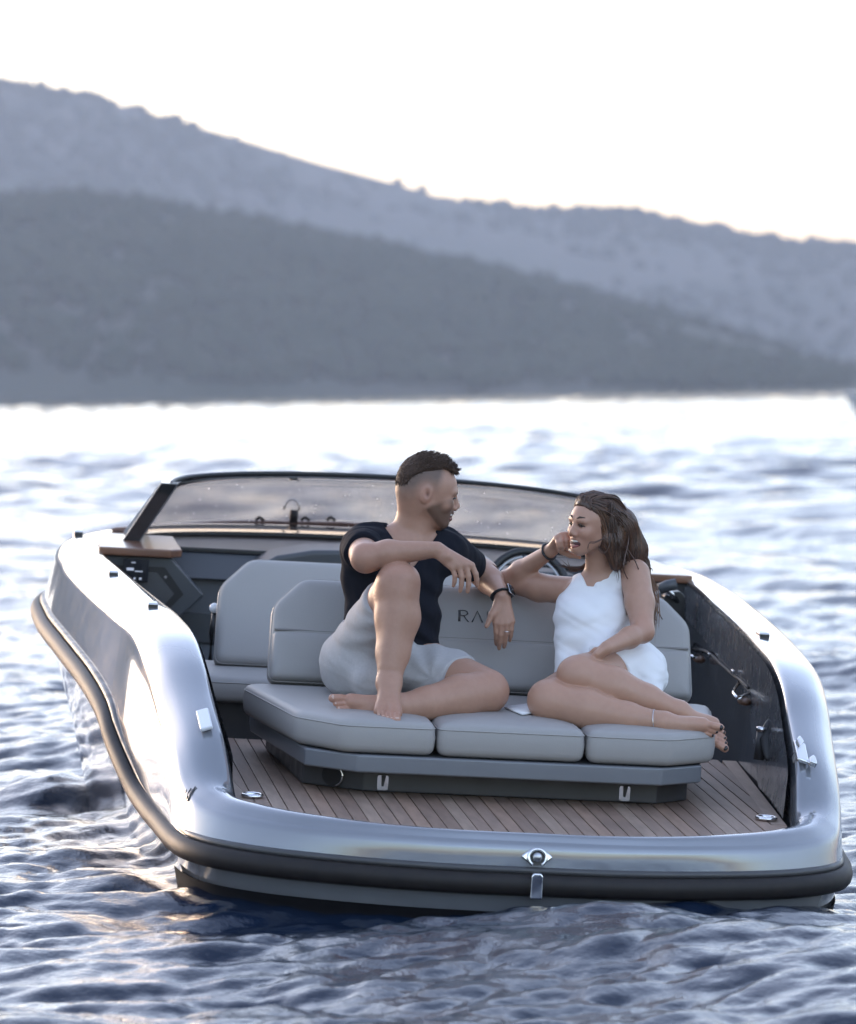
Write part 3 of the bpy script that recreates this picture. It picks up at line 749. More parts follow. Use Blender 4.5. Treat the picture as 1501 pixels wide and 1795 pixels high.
# ------------------------------------------------------------------ dashboard, consoles, wheel
dash = obj('dashboard', join(box(-1.16, 1.16, 4.93, 5.25, -.36, .33)), M_DASHB, boat, bevel=.008)
obj('dash_shelf', join(prism([(4.86, .335), (5.3, .335), (5.3, .43), (5.02, .43), (4.90, .36)], (0, 1, 0), (0, 0, 1), (2.2, 0, 0), (-1.1, 0, 0))), M_DASH, dash, bevel=.006)
obj('dash_top', prism([(-1.12, 5.02), (1.12, 5.02), (1.1, 5.3), (.6, 5.62), (0, 5.72), (-.6, 5.62), (-1.1, 5.3)], (1, 0, 0), (0, 1, 0), (0, 0, .02), (0, 0, .432)), M_BLACK, dash, bevel=.004)
obj('dash_drawer', box(-1.0, -.3, 4.905, 4.93, .06, .185), M_DASH, dash, bevel=.004)
for s in (-1, 1):
    wp = [(s * 1.25, 4.62), (s * .95, 4.62), (s * .90, 4.68), (s * .90, 5.30), (s * 1.19, 5.30), (s * 1.23, 4.95)]
    if s < 0: wp = wp[::-1]
    co = obj('console', prism([(s * 1.235, -.30), (s * 1.235, .434), (s * .945, .434), (s * .80, .285), (s * .93, .15), (s * .93, -.30)], (1, 0, 0), (0, 0, 1), (0, .5, 0), (0, 4.66, 0)), M_DASH, dash, bevel=.008)
    obj('teak_top', prism(wp, (1, 0, 0), (0, 1, 0), (0, 0, .034), (0, 0, .437)), M_WOOD, dash, bevel=.006)
    if s < 0:
        pn = [(-1.215, .395), (-.97, .395), (-.885, .285), (-.97, .19), (-1.215, .19)]
        obj('panel_recess', prism(pn, (1, 0, 0), (0, 0, 1), (0, -.004, 0), (0, 4.66, 0)), M_BLACK, dash, smooth=False)
        obj('panel_plate', prism([(-1.21, .37), (-1.0, .37), (-.925, .285), (-.99, .205), (-1.21, .205)], (1, 0, 0), (0, 0, 1), (0, -.004, 0), (0, 4.655, 0)), M_BASE, dash, smooth=False)
# stereo screen with its read-out
scr = at(238, 1000, 4.64)
M_SCR = mat('screen_glass', (0.008, 0.009, 0.012), 0.12)
M_LIT = bpy.data.materials.new('lit_readout'); M_LIT.use_nodes = True
b_ = M_LIT.node_tree.nodes['Principled BSDF']; b_.inputs['Emission Color'].default_value = (.8, .86, 1, 1); b_.inputs['Emission Strength'].default_value = .03
b_.inputs['Base Color'].default_value = (.5, .5, .55, 1)
stereo = obj('stereo_screen', prism(rounded([(-.052, -.048), (.052, -.048), (.052, .048), (-.052, .048)], .006), (1, 0, 0), (0, 0, 1), (0, -.012, 0), scr), M_SCR, dash, smooth=False)
for x, z, w, h in ((-.012, .034, .008, .002), (-.024, .006, .015, .0055), (.012, -.002, .016, .002), (-.004, -.032, .004, .004), (.020, -.032, .005, .004)):
    obj('readout', box(scr[0] + x - w, scr[0] + x + w, scr[1] - .016, scr[1] - .011, scr[2] + z - h, scr[2] + z + h), M_LIT, stereo, smooth=False)
for x, z in ((-.965, .355), (-.99, .222)):
    obj('panel_screw', prism([(.006 * math.cos(t), .006 * math.sin(t)) for t in th], (1, 0, 0), (0, 0, 1), (0, -.006, 0), (x, 4.648, z)), M_STEEL, dash, smooth=False)
# rounded instrument hood in the middle
hp = [(-.63, .30), (-.60, .40), (-.50, .462), (-.35, .492), (-.2, .500), (.1, .500), (.22, .46), (.25, .30)]
obj('instrument_hood', prism(hp, (1, 0, 0), (0, 0, 1), (0, .34, 0), (0, 4.70, 0)), M_DASH, dash, bevel=.02, seg=4)
obj('hood_screen', prism([(-.275, .345), (-.235, .43), (-.12, .435), (-.12, .345)], (1, 0, 0), (0, 0, 1), (0, -.006, 0), (0, 4.70, 0)), M_BLACK, dash, smooth=False)
# helm pod and steering wheel
pod = at(930, 1020, 4.75)
obj('helm_pod', prism(rounded([(-.28, -.35), (.26, -.35), (.26, .0), (.16, .045), (-.16, .045), (-.28, -.02)], .05), (1, 0, 0), (0, 0, 1), (0, .22, 0), pod), M_DASH, dash, bevel=.012)
obj('helm_shroud', prism(rounded([(-.17, -.22), (-.02, -.22), (-.02, .09), (-.10, .10), (-.17, .03)], .04), (1, 0, 0), (0, 0, 1), (0, .2, 0), pod + [-.14, -.08, .0]), M_UPH, dash, bevel=.015)
wc = at(925, 1034, 4.42); wr = .168
wa = np.array([1, 0, 0]); wb = np.array([0, .38, .925]); wn = np.cross(wa, wb)
wheel = obj('steering_wheel', tube([wc + wr * (wa * math.cos(t) + wb * math.sin(t)) for t in np.linspace(0, 2 * np.pi, 48, endpoint=False)], .017, 10, closed=True, up=wn), M_BLACK, boat)
obj('wheel_inner_ring', tube([wc + (wr - .024) * (wa * math.cos(t) + wb * math.sin(t)) for t in np.linspace(0, 2 * np.pi, 48, endpoint=False)], .005, 8, closed=True, up=wn), M_SATIN, wheel)
for t in (math.radians(84), math.radians(96), math.radians(205), math.radians(335)):
    d = wa * math.cos(t) + wb * math.sin(t)
    tt = wa * math.cos(t) * 1.0 + wb * math.sin(t)
    obj('wheel_spoke', tube([wc + d * .03, wc + d * .09, wc + d * (wr - .015)], .010, 8, flat=.5), M_SATIN, wheel)
bm = bmesh.new(); bmesh.ops.create_uvsphere(bm, u_segments=16, v_segments=8, radius=.045)
V = [tuple(wc + np.array(v.co) * (1, .5, 1)) for v in bm.verts]; Fc = [[v.index for v in f.verts] for f in bm.faces]; bm.free()
obj('wheel_hub', (V, Fc), M_BLACK, wheel)
# throttle on the starboard side
p = at(1182, 1078, 4.1)
thr = obj('throttle_box', prism(rounded([(-.045, -.10), (.045, -.10), (.045, .075), (.02, .10), (-.045, .085)], .02), (1, 0, 0), (0, 0, 1), (0, .10, 0), p), M_BLACK, boat, bevel=.01)
a = at(1156, 1033, 4.0); b = at(1186, 1024, 4.0)
obj('throttle_grip', tube([a, a * .5 + b * .5 + [0, 0, .004], b], .024, 12), M_DASH, thr)
obj('throttle_lever', tube([b * .3 + a * .7, p + [.02, .02, .05]], .012, 8), M_STEEL, thr)
obj('throttle_button', prism([(.012 * math.cos(t), .009 * math.sin(t)) for t in th], (1, 0, 0), (0, 0, 1), (0, -.006, 0), p + [0, -.002, .005]), M_WHITE, thr, smooth=False)
p = at(1160, 1052, 4.6)
gz = obj('gauge', prism([(.042 * math.cos(t), .042 * math.sin(t)) for t in th], (1, 0, 0), (0, 0, 1), (0, .03, 0), p), M_SATIN, boat, bevel=.004)
obj('gauge_face', prism([(.034 * math.cos(t), .034 * math.sin(t)) for t in th], (1, 0, 0), (0, 0, 1), (0, -.004, 0), p), M_DASHB, gz, smooth=False)
# phone-sized white holder beside the throttle
p = at(1160, 1078, 4.05)
obj('switch_plate', prism(rounded([(-.02, -.04), (.02, -.04), (.02, .04), (-.02, .04)], .008), (1, 0, 0), (0, 0, 1), (0, .012, 0), p), M_WHITE, boat, smooth=False)

# ------------------------------------------------------------------ starboard liner fittings
def wallx(y, z):
    return float(np.interp(y, half[45:, 1], half[45:, 0])) - .012 - .03 * max(0, (.30 - z)) / .6
def wallp(u, v, off=0.0):
    X = 1.05
    for _ in range(6):
        q = atx(u, v, X); X = wallx(q[1], q[2]) - off
    return atx(u, v, X)
ropepts = [wallp(u, v, .012) for u, v in ((1206, 1140), (1228, 1139), (1245, 1146), (1262, 1162), (1283, 1181), (1300, 1194), (1312, 1206))]
obj('grab_cord', tube(cr(ropepts, 5), .0055, 8), M_CAULK, boat)
for P4 in (((1216, 1128), (1208, 1146), (1217, 1152), (1236, 1140)), ((1297, 1194), (1285, 1214), (1293, 1224), (1318, 1214))):
    pts = [wallp(P4[0][0], P4[0][1], .0), wallp(P4[1][0], P4[1][1], .055), wallp(P4[2][0], P4[2][1], .06), wallp(P4[3][0], P4[3][1], .0)]
    hk = obj('steel_bracket', tube(pts, .0065, 8), M_STEEL, boat)
    c = (pts[2] + pts[3]) / 2 + [-.0, 0, -.022]
    bm = bmesh.new(); bmesh.ops.create_uvsphere(bm, u_segments=14, v_segments=8, radius=1)
    V = [tuple(np.array(v.co) * (.025, .06, .016) + c) for v in bm.verts]; Fc = [[v.index for v in f.verts] for f in bm.faces]; bm.free()
    obj('bracket_pouch', (V, Fc), M_LEATHER, hk)
for u, v in ((1285, 1178), (1243, 1148)):
    p = wallp(u, v, .022)
    obj('cord_clip', box(p[0] - .006, p[0] + .006, p[1] - .018, p[1] + .018, p[2] - .008, p[2] + .008), M_STEEL, boat, bevel=.003)
p0 = wallp(1336, 1283, .03); p1 = wallp(1334, 1300, .02)
sh = obj('shower_knob', tube([p0, p0 + (-.004, 0, -.10)], .019, 12), M_BASE, boat)
obj('knob_cap', tube([p0 + (0, 0, .002), p0 + (0, 0, .018)], .021, 12), M_STEEL, sh)
q0 = wallp(1348, 1260, .008); q1 = wallp(1345, 1334, .008)
fend = tube([q0 * (1 - t) + q1 * t for t in np.linspace(0, 1, 14)], .030, 10, flat=.45, taper=[max(.06, math.sin(math.pi * t) ** .7) for t in np.linspace(0, 1, 14)])
obj('wall_handle', fend, M_BLACK, boat)

# ------------------------------------------------------------------ windscreen
def wcurve(xh, ye, yc, ze, zc, n=41):
    t = np.linspace(-1, 1, n)
    return np.column_stack([xh * np.sin(t * math.pi / 2) / 1.0, ye + (yc - ye) * np.cos(t * math.pi / 2) ** .9, ze + (zc - ze) * np.cos(t * math.pi / 2)])
WB = wcurve(1.10, 5.02, 5.75, .462, .462); WT = wcurve(.945, 4.92, 5.42, .720, .765)
M_GLASS = bpy.data.materials.new('tinted_glass'); M_GLASS.use_nodes = True
n_ = M_GLASS.node_tree; b_ = n_.nodes['Principled BSDF']
b_.inputs['Base Color'].default_value = (.50, .45, .43, 1); b_.inputs['Roughness'].default_value = .05; b_.inputs['Transmission Weight'].default_value = 1.0
b_.inputs['IOR'].default_value = 1.05
b_.inputs['Coat Weight'].default_value = .6; b_.inputs['Coat Roughness'].default_value = .02
tc = n_.nodes.new('ShaderNodeTexCoord'); t_ = n_.nodes.new('ShaderNodeTexNoise'); t_.inputs['Scale'].default_value = 55; t_.inputs['Detail'].default_value = 8
mp = n_.nodes.new('ShaderNodeMapping'); mp.inputs['Scale'].default_value = (1, .4, 2)
r_ = n_.nodes.new('ShaderNodeValToRGB'); r_.color_ramp.elements[0].position = .66; r_.color_ramp.elements[1].position = .76
r_.color_ramp.elements[0].color = (.05, .05, .05, 1); r_.color_ramp.elements[1].color = (.40, .40, .40, 1)
n_.links.new(tc.outputs['Object'], mp.inputs[0]); n_.links.new(mp.outputs[0], t_.inputs[0]); n_.links.new(t_.outputs['Fac'], r_.inputs[0]); n_.links.new(r_.outputs[0], b_.inputs['Roughness'])
def sheet(A, B, th_, rows=6):
    g = np.stack([A * (1 - s) + B * s for s in np.linspace(0, 1, rows)], 1)
    nrm = np.array([0, -1, 0.2]) * th_
    n1, n2 = g.shape[:2]
    V = np.concatenate([g.reshape(-1, 3), (g + nrm).reshape(-1, 3)])
    f1 = grid_faces(n1, n2); f2 = f1[:, ::-1] + n1 * n2
    idx = np.arange(n1 * n2).reshape(n1, n2)
    bd = list(idx[:, 0]) + list(idx[-1, 1:]) + list(idx[-2::-1, -1]) + list(idx[0, -2:0:-1])
    Fc = [tuple(q) for q in f1] + [tuple(q) for q in f2] + [(bd[k], bd[(k + 1) % len(bd)], bd[(k + 1) % len(bd)] + n1 * n2, bd[k] + n1 * n2) for k in range(len(bd))]
    return V, Fc
ws = obj('windscreen', tube(WT, .010, 8), M_BLACK, boat)
obj('windscreen_glass', sheet(WB, WT + [0, 0, -.004], .006), M_GLASS, ws)
obj('windscreen_foot', tube(WB + [0, 0, .002], .014, 8), M_BLACK, ws)
for s in (-1, 1):
    a = WB[0 if s < 0 else -1]; b = WT[0 if s < 0 else -1]
    foot0 = a + [0, -.02, -.01]; top0 = b + [0, -.01, .008]
    # pillar: wide blade, outer face wraps forward
    sec_ = [(-.03, -.02), (.045, -.02), (.02, .42), (-.075, .50)]
    V = []
    for base, sc_ in ((foot0, 1.0), (top0, .55)):
        V += [(base[0] + s * -1 * x * -1 * (1 if s < 0 else 1) * (1), base[1] + y * sc_, base[2]) for x, y in [(p[0] * (1 if s < 0 else -1), p[1]) for p in sec_]]
    Fc = [(0, 1, 2, 3), (7, 6, 5, 4), (0, 4, 5, 1), (1, 5, 6, 2), (2, 6, 7, 3), (3, 7, 4, 0)]
    pl_ = obj('windscreen_pillar', (V, Fc), M_GLOSSB, ws, bevel=.006)
    q4 = [np.array(V[k_]) + [s * .004, -.002, .002] for k_ in (0, 3, 7, 4)]
    obj('pillar_bright_skin', (q4 + [p_ - np.array([s * .003, 0, 0]) for p_ in q4], [(0, 1, 2, 3), (7, 6, 5, 4), (0, 4, 5, 1), (1, 5, 6, 2), (2, 6, 7, 3), (3, 7, 4, 0)]), M_HULL, ws, smooth=False)  # thin skin added in hull paint to brighten the pillar's sky-lit outer face
# bow fittings seen through the glass
bowl = at(515, 905, 6.95)
nl_ = obj('bow_lamp', tube([bowl + [0, 0, -.03], bowl + [0, 0, .03]], .02, 10), M_BLACK, boat)
obj('lamp_hoop', tube([bowl + (.035 * math.cos(t) - .012, 0, .03 + .05 * math.sin(t)) for t in np.linspace(0, math.pi, 12)], .006, 6), M_STEEL, nl_)
for u in (455, 535, 580):
    p = at(u, 912, 6.9)
    obj('bow_fairlead', tube([p + [-.02, 0, 0], p + [0, 0, .015], p + [.02, 0, 0]], .009, 6), M_BLACK, boat)
# teak capping on the bow rim
k = [j for j in range(len(half)) if half[j, 1] > 5.9]
a = np.array([half[j][:3] * .75 + half[j][3:6] * .25 + [0, 0, .030] for j in k])
a = np.vstack([a, (a * [-1, 1, 1])[::-1][1:]])
obj('bow_capping', tube(a, .05, 8, flat=.25), M_WOOD, boat)
# ------------------------------------------------------------------ implicit-surface bodies (all in boat units)
PX = 1.0 / 495.0
ER = np.array([1.0, 0.0, 0.044]); EU = np.array([-0.061, 0.0, 1.0]); ER /= np.linalg.norm(ER); EU /= np.linalg.norm(EU)
EC = np.array([0.117, -0.985, 0.12]); EC = np.cross(ER, EU)      # towards the viewer's side (aft)
if EC[1] > 0: EC = -EC
class Vol:
    def __init__(s, lo, hi, h):
        s.h = h; s.lo = np.array(lo, float); s.n = np.ceil((np.array(hi) - s.lo) / h).astype(int) + 1
        s.D = np.full(s.n, 1.0, np.float32)
        s.ax = [(s.lo[i] + h * np.arange(s.n[i])).astype(np.float32) for i in range(3)]
    def _sl(s, lo, hi):
        a = np.maximum(np.floor((np.array(lo) - s.lo) / s.h).astype(int), 0); b = np.minimum(np.ceil((np.array(hi) - s.lo) / s.h).astype(int) + 1, s.n)
        if np.any(b <= a): return None, None
        sl = tuple(slice(a[i], b[i]) for i in range(3))
        return sl, np.meshgrid(*[s.ax[i][sl[i]] for i in range(3)], indexing='ij')
    def _mix(s, sl, d, k, sub=False):
        D = s.D[sl]
        if sub:
            d = -d; hh = np.maximum(k - np.abs(D - d), 0) / k; s.D[sl] = np.maximum(D, d) + hh * hh * k * .25
        else:
            hh = np.maximum(k - np.abs(D - d), 0) / k; s.D[sl] = np.minimum(D, d) - hh * hh * k * .25
    def cone(s, a, b, ra, rb, k=.02, sub=False):
        a, b = np.array(a, float), np.array(b, float); m_ = max(ra, rb) + k + .02
        sl, g = s._sl(np.minimum(a, b) - m_, np.maximum(a, b) + m_)
        if sl is None: return
        ba = b - a; L = max(ba @ ba, 1e-9)
        q = [g[i] - np.float32(a[i]) for i in range(3)]
        t = np.clip((q[0] * ba[0] + q[1] * ba[1] + q[2] * ba[2]) / L, 0, 1)
        d = np.sqrt(sum((q[i] - t * ba[i]) ** 2 for i in range(3))) - (ra + (rb - ra) * t)
        s._mix(sl, d.astype(np.float32), k, sub)
    def chain(s, pts, rs, k=.02):
        for i in range(len(pts) - 1): s.cone(pts[i], pts[i + 1], rs[i], rs[i + 1], k)
    def ell(s, c, r, R=None, k=.02, sub=False):
        c, r = np.array(c, float), np.array(r, float); R = np.eye(3) if R is None else np.array(R)   # rows are the axes
        m_ = r.max() + k + .02
        sl, g = s._sl(c - m_, c + m_)
        if sl is None: return
        p = [g[i] - np.float32(c[i]) for i in range(3)]
        q = [(p[0] * R[i, 0] + p[1] * R[i, 1] + p[2] * R[i, 2]) / r[i] for i in range(3)]
        k0 = np.sqrt(q[0] ** 2 + q[1] ** 2 + q[2] ** 2) + 1e-6; k1 = np.sqrt(sum((q[i] / r[i]) ** 2 for i in range(3))) + 1e-6
        s._mix(sl, (k0 * (k0 - 1) / k1).astype(np.float32), k, sub)
    def group(s):
        "start a new limb: what follows blends only with itself, then joins the body with a tight crease"
        if hasattr(s, 'acc'):
            k = np.float32(.004); hh = np.maximum(k - np.abs(s.acc - s.D), 0) / k; s.acc = np.minimum(s.acc, s.D) - hh * hh * k * np.float32(.25)
        else: s.acc = s.D
        s.D = np.full(s.n, 1.0, np.float32)
    def done(s): s.group(); s.D = s.acc; del s.acc
    def grid(s): return np.meshgrid(*s.ax, indexing='ij', sparse=True)
    def cut(s, d, k=.006):
        "intersect with the region d < 0"
        hh = np.maximum(k - np.abs(s.D - d), 0) / k; s.D = (np.maximum(s.D, d) + hh * hh * k * .25).astype(np.float32)
    def sample(s, P):
        q = (P - s.lo) / s.h; i = np.clip(np.floor(q).astype(int), 0, s.n - 2); inside = np.all((q >= 0) & (q <= s.n - 1), axis=1)
        f = np.clip(q - i, 0, 1); out = np.zeros(len(P))
        for dx in (0, 1):
            for dy in (0, 1):
                for dz in (0, 1):
                    w = (f[:, 0] if dx else 1 - f[:, 0]) * (f[:, 1] if dy else 1 - f[:, 1]) * (f[:, 2] if dz else 1 - f[:, 2])
                    out += w * s.D[i[:, 0] + dx, i[:, 1] + dy, i[:, 2] + dz]
        return np.where(inside, out, 1.0)
    def mesh(s):
        D = s.D; neg = D < 0
        cnt = sum(neg[a:a + D.shape[0] - 1 or None, b:b + D.shape[1] - 1 or None, c:c + D.shape[2] - 1 or None].astype(np.int8) for a in (0, 1) for b in (0, 1) for c in (0, 1)) if False else None
        n0, n1, n2 = D.shape
        S = lambda a, b, c, A: A[a:n0 - 1 + a, b:n1 - 1 + b, c:n2 - 1 + c]
        cnt = np.zeros((n0 - 1, n1 - 1, n2 - 1), np.int8)
        for a in (0, 1):
            for b in (0, 1):
                for c in (0, 1): cnt += S(a, b, c, neg)
        I = np.argwhere((cnt > 0) & (cnt < 8))
        vid = -np.ones(cnt.shape, np.int64); vid[I[:, 0], I[:, 1], I[:, 2]] = np.arange(len(I))
        acc = np.zeros((len(I), 3)); num = np.zeros(len(I))
        cor = [(a, b, c) for a in (0, 1) for b in (0, 1) for c in (0, 1)]
        val = {c: D[I[:, 0] + c[0], I[:, 1] + c[1], I[:, 2] + c[2]].astype(float) for c in cor}
        for c in cor:
            for ax_i in range(3):
                if c[ax_i] == 0:
                    e = list(c); e[ax_i] = 1; e = tuple(e)
                    va, vb = val[c], val[e]; m_ = (va < 0) != (vb < 0)
                    t = np.where(m_, va / np.where(m_, va - vb, 1), 0)
                    p = np.array(c, float)[None] + np.zeros((len(I), 1)); p[:, ax_i] += t
                    acc[m_] += p[m_]; num[m_] += 1
        V = s.lo + s.h * (I + acc / num[:, None])
        Fc = []
        for ax_i in range(3):
            sh = [n0, n1, n2]; sh[ax_i] -= 1
            sl0 = [slice(None)] * 3; sl1 = [slice(None)] * 3; sl0[ax_i] = slice(0, -1); sl1[ax_i] = slice(1, None)
            A, B = neg[tuple(sl0)], neg[tuple(sl1)]
            E = np.argwhere(A != B); o1, o2 = (ax_i + 1) % 3, (ax_i + 2) % 3
            ok = (E[:, o1] > 0) & (E[:, o2] > 0) & (E[:, o1] < [n0, n1, n2][o1] - 1) & (E[:, o2] < [n0, n1, n2][o2] - 1); E = E[ok]
            def vi(d1, d2):
                q = E.copy(); q[:, o1] -= d1; q[:, o2] -= d2; return vid[q[:, 0], q[:, 1], q[:, 2]]
            q = np.stack([vi(1, 1), vi(0, 1), vi(0, 0), vi(1, 0)], 1)
            fl = ~A[E[:, 0], E[:, 1], E[:, 2]]
            q[fl] = q[fl][:, ::-1]
            Fc.append(q)
        return V, np.concatenate(Fc)
def compact(V, Fc, keep_face):
    Fc = Fc[keep_face]; used = np.zeros(len(V), bool); used[Fc.ravel()] = True
    idx = np.cumsum(used) - 1
    return V[used], idx[Fc]
def relax(V, Fc, it=1, lam=.5):
    for _ in range(it):
        acc = np.zeros_like(V); num = np.zeros(len(V))
        for a in range(4):
            b = (a + 1) % 4
            np.add.at(acc, Fc[:, a], V[Fc[:, b]]); np.add.at(num, Fc[:, a], 1); np.add.at(acc, Fc[:, b], V[Fc[:, a]]); np.add.at(num, Fc[:, b], 1)
        V = V + lam * (acc / np.maximum(num, 1)[:, None] - V)
    return V
def pmesh(name, V, Fc, material, parent, base, colors=None):
    return new_mesh(name, (V - base) * K, Fc.astype(np.int32), material, parent, colors=colors)
def nz(v): v = np.array(v, float); return v / np.linalg.norm(v)
def hand(vol, wrist, fwd, back, thumb_side, curls, size=1.0, thumb_dir=None, fan=.12, rmul=1.0, thumb_curl=.35):
    "palm, four fingers with three bones each and a thumb; back = direction the back of the hand faces"
    s = 1.1 * size; f = nz(fwd); b = np.array(back, float); b = nz(b - f * (b @ f)); t = np.cross(f, b)
    if t @ np.array(thumb_side) < 0: t = -t
    off = [.028, .0095, -.0095, -.026]; ln = [.070, .078, .072, .056]; kn = [.088, .091, .087, .080]
    W_ = np.array(wrist, float)
    for i in range(4):
        base = W_ + s * (f * .015 + t * off[i] * .7); kp = W_ + s * (f * kn[i] + t * off[i])
        vol.cone(base, kp, .0135 * s * rmul, .0110 * s * rmul, .012)
        ang_ = 0.0; p = kp; fa = nz(f + t * fan * off[i] / .026)
        fr = (.44, .31, .25); rad = (.0098, .0090, .0080, .0064)
        for j in range(3):
            ang_ += curls[i][j]
            d = fa * math.cos(ang_) - b * math.sin(ang_); q = p + d * ln[i] * fr[j] * s
            vol.cone(p, q, rad[j] * s * rmul * (.9 if i == 3 else 1), rad[j + 1] * s * rmul * (.9 if i == 3 else 1), .0045); p = q
    tb = W_ + s * (f * .022 + t * .022 - b * .004)
    td = nz(thumb_dir) if thumb_dir is not None else nz(f * .75 + t * .65 - b * .2)
    m1 = tb + td * .040 * s; d2 = nz(td + f * thumb_curl); m2 = m1 + d2 * .032 * s; m3 = m2 + d2 * .026 * s
    vol.cone(tb, m1, .0145 * s, .0115 * s, .012); vol.cone(m1, m2, .0105 * s, .0098 * s, .005); vol.cone(m2, m3, .0098 * s, .0075 * s, .004)
def hand_px(vol, wrist, knuckles, tips, thumb, size=1.0, bow=(0, 0, 0), wrist_r=.0155):
    "hand from joint positions: each finger runs knuckle - two bends - tip; bow pushes the bends outwards"
    s = 1.1 * size; W_ = np.array(wrist, float); bow = np.array(bow, float)
    for i, (kp, tp) in enumerate(zip(knuckles, tips)):
        kp, tp = np.array(kp), np.array(tp)
        vol.cone(W_ + (kp - W_) * .12 + (kp - np.mean(knuckles, 0)) * .35, kp, wrist_r * size, .0112 * s, .012)
        a = kp * .58 + tp * .42 + bow; b = kp * .27 + tp * .73 + bow * .75; q = .9 if i == 3 else 1.0
        vol.cone(kp, a, .0098 * s * q, .0090 * s * q, .003); vol.cone(a, b, .0090 * s * q, .0082 * s * q, .003); vol.cone(b, tp, .0082 * s * q, .0066 * s * q, .003)
    t = [np.array(p, float) for p in thumb]
    vol.cone(t[0], t[1], .0150 * s, .0115 * s, .012); vol.cone(t[1], t[2], .0108 * s, .0075 * s, .005)
def foot(vol, ankle, fwd, up, inner, size=1.0, ankle_r=.040):
    "heel, instep, ball and five toes; inner = side of the big toe"
    s = 1.1 * size; f = nz(fwd); u = np.array(up, float); u = nz(u - f * (u @ f)); i_ = np.cross(f, u)
    if i_ @ np.array(inner) < 0: i_ = -i_
    A = np.array(ankle, float)
    heel = A + s * (-f * .035 - u * .048)
    vol.cone(A, heel, ankle_r, .028 * s, .02)
    ball_i = A + s * (f * .120 - u * .058 + i_ * .022); ball_o = A + s * (f * .100 - u * .063 - i_ * .026)
    vol.cone(A + s * (f * .01 - u * .005), ball_i, ankle_r * .95, .020 * s, .025)
    vol.cone(heel, ball_i, .026 * s, .021 * s, .02); vol.cone(heel, ball_o, .026 * s, .018 * s, .02)
    vol.cone(A + s * (f * .03 - u * .012), ball_o, ankle_r * .8, .017 * s, .02)
    tips = []
    for j in range(5):
        w_ = j / 4.0
        p = ball_i * (1 - w_) + ball_o * w_ + i_ * s * (.002 if j == 0 else 0)
        L_ = (.056, .052, .047, .040, .032)[j] * s; r0 = (.0128, .0082, .0076, .0073, .0070)[j] * s
        p = p + i_ * s * (.004 - .002 * j)
        q = p + f * L_ * .6 + u * .004 * s; e = p + f * L_ - u * .004 * s
        vol.cone(p, q, r0 * 1.02, r0 * .92, .003); vol.cone(q, e, r0 * .92, r0 * 1.02, .002); tips.append((e, r0, f, u))
    return tips
SKIN_M = mat('skin_fair', (1, 1, 1), 0.46, attr='tint', noise=(70, (0.88, 0.84, 0.84), 1.3), bump=(180, 0.10), sss=0.06, spec=0.4)
SKIN_W = mat('skin_tan', (1, 1, 1), 0.42, attr='tint', noise=(60, (0.90, 0.87, 0.86), 1.3), bump=(200, 0.06), sss=0.06, spec=0.45)
M_NAVY = mat('navy_jersey', (0.0075, 0.009, 0.015), 0.9, spec=0.2, bump=(420, 0.25))
M_LINEN = mat('grey_linen', (0.43, 0.42, 0.42), 0.9, noise=(120, (0.37, 0.36, 0.36), 1.6), bump=(380, 0.35))
M_DRESS = mat('white_cotton', (0.80, 0.80, 0.81), 0.85, bump=(300, 0.25), sheen=0.1)
M_HAIRM = mat('short_brown_hair', (0.034, 0.019, 0.012), 0.6, spec=0.3, noise=(190, (0.085, 0.05, 0.033), 1.8, (1, 1, .4)), bump=(260, 0.9))
M_HAIRW = mat('long_brown_hair', (1, 1, 1), 0.42, attr='tint', spec=0.6)
M_STRAP = mat('black_strap', (0.015, 0.015, 0.017), 0.45)
M_LIP = mat('lip', (0.36, 0.17, 0.14), 0.45)
M_LIPW = mat('lip_rose', (0.36, 0.12, 0.11), 0.35)
M_TOOTH = mat('tooth', (0.62, 0.58, 0.52), 0.35)
M_MOUTH = mat('mouth_inside', (0.06, 0.012, 0.012), 0.6)
M_BROW = mat('brow_hair', (0.045, 0.028, 0.02), 0.7)
M_EYE = mat('eye_dark', (0.02, 0.014, 0.011), 0.25)
M_NAIL = mat('dark_nail', (0.012, 0.010, 0.012), 0.2)
M_GOLD = mat('gold', (0.85, 0.6, 0.32), 0.25, metal=1.0)
def wob(x, y, z, seed, f0):
    r = np.random.default_rng(seed); o = 0
    for i in range(6):
        d = r.normal(size=3); d /= np.linalg.norm(d); f_ = f0 * (1.35 ** i)
        o = o + np.sin(f_ * (d[0] * x + d[1] * y + d[2] * z) + r.random() * 6.28 + 1.6 * np.sin(f_ * .45 * (d[1] * x - d[0] * y + d[2] * z) + r.random() * 6)) / (1 + .35 * i)
    return o / 3.0
H = .0040
def px_pt(C, f, c, u, a, b, side):
    "head-frame point: a forward, b up, side towards c, all in photo pixels"
    return C + PX * (f * a + u * b + c * side)
def ellm(c, r, R, nu=14, nv=9):
    th_ = np.linspace(0, 2 * np.pi, nu, endpoint=False); ph = np.linspace(0, np.pi, nv)
    V = [np.array(c) + R[0] * r[0] * math.sin(p) * math.cos(t) + R[1] * r[1] * math.sin(p) * math.sin(t) + R[2] * r[2] * math.cos(p) for p in ph for t in th_]
    Fc = [(i * nu + j, i * nu + (j + 1) % nu, (i + 1) * nu + (j + 1) % nu, (i + 1) * nu + j) for i in range(nv - 1) for j in range(nu)]
    return V, Fc
def part(name, vf, material, parent, base):
    V = (np.asarray(vf[0], float) - base)
    return obj(name, (V, vf[1]), material, parent)

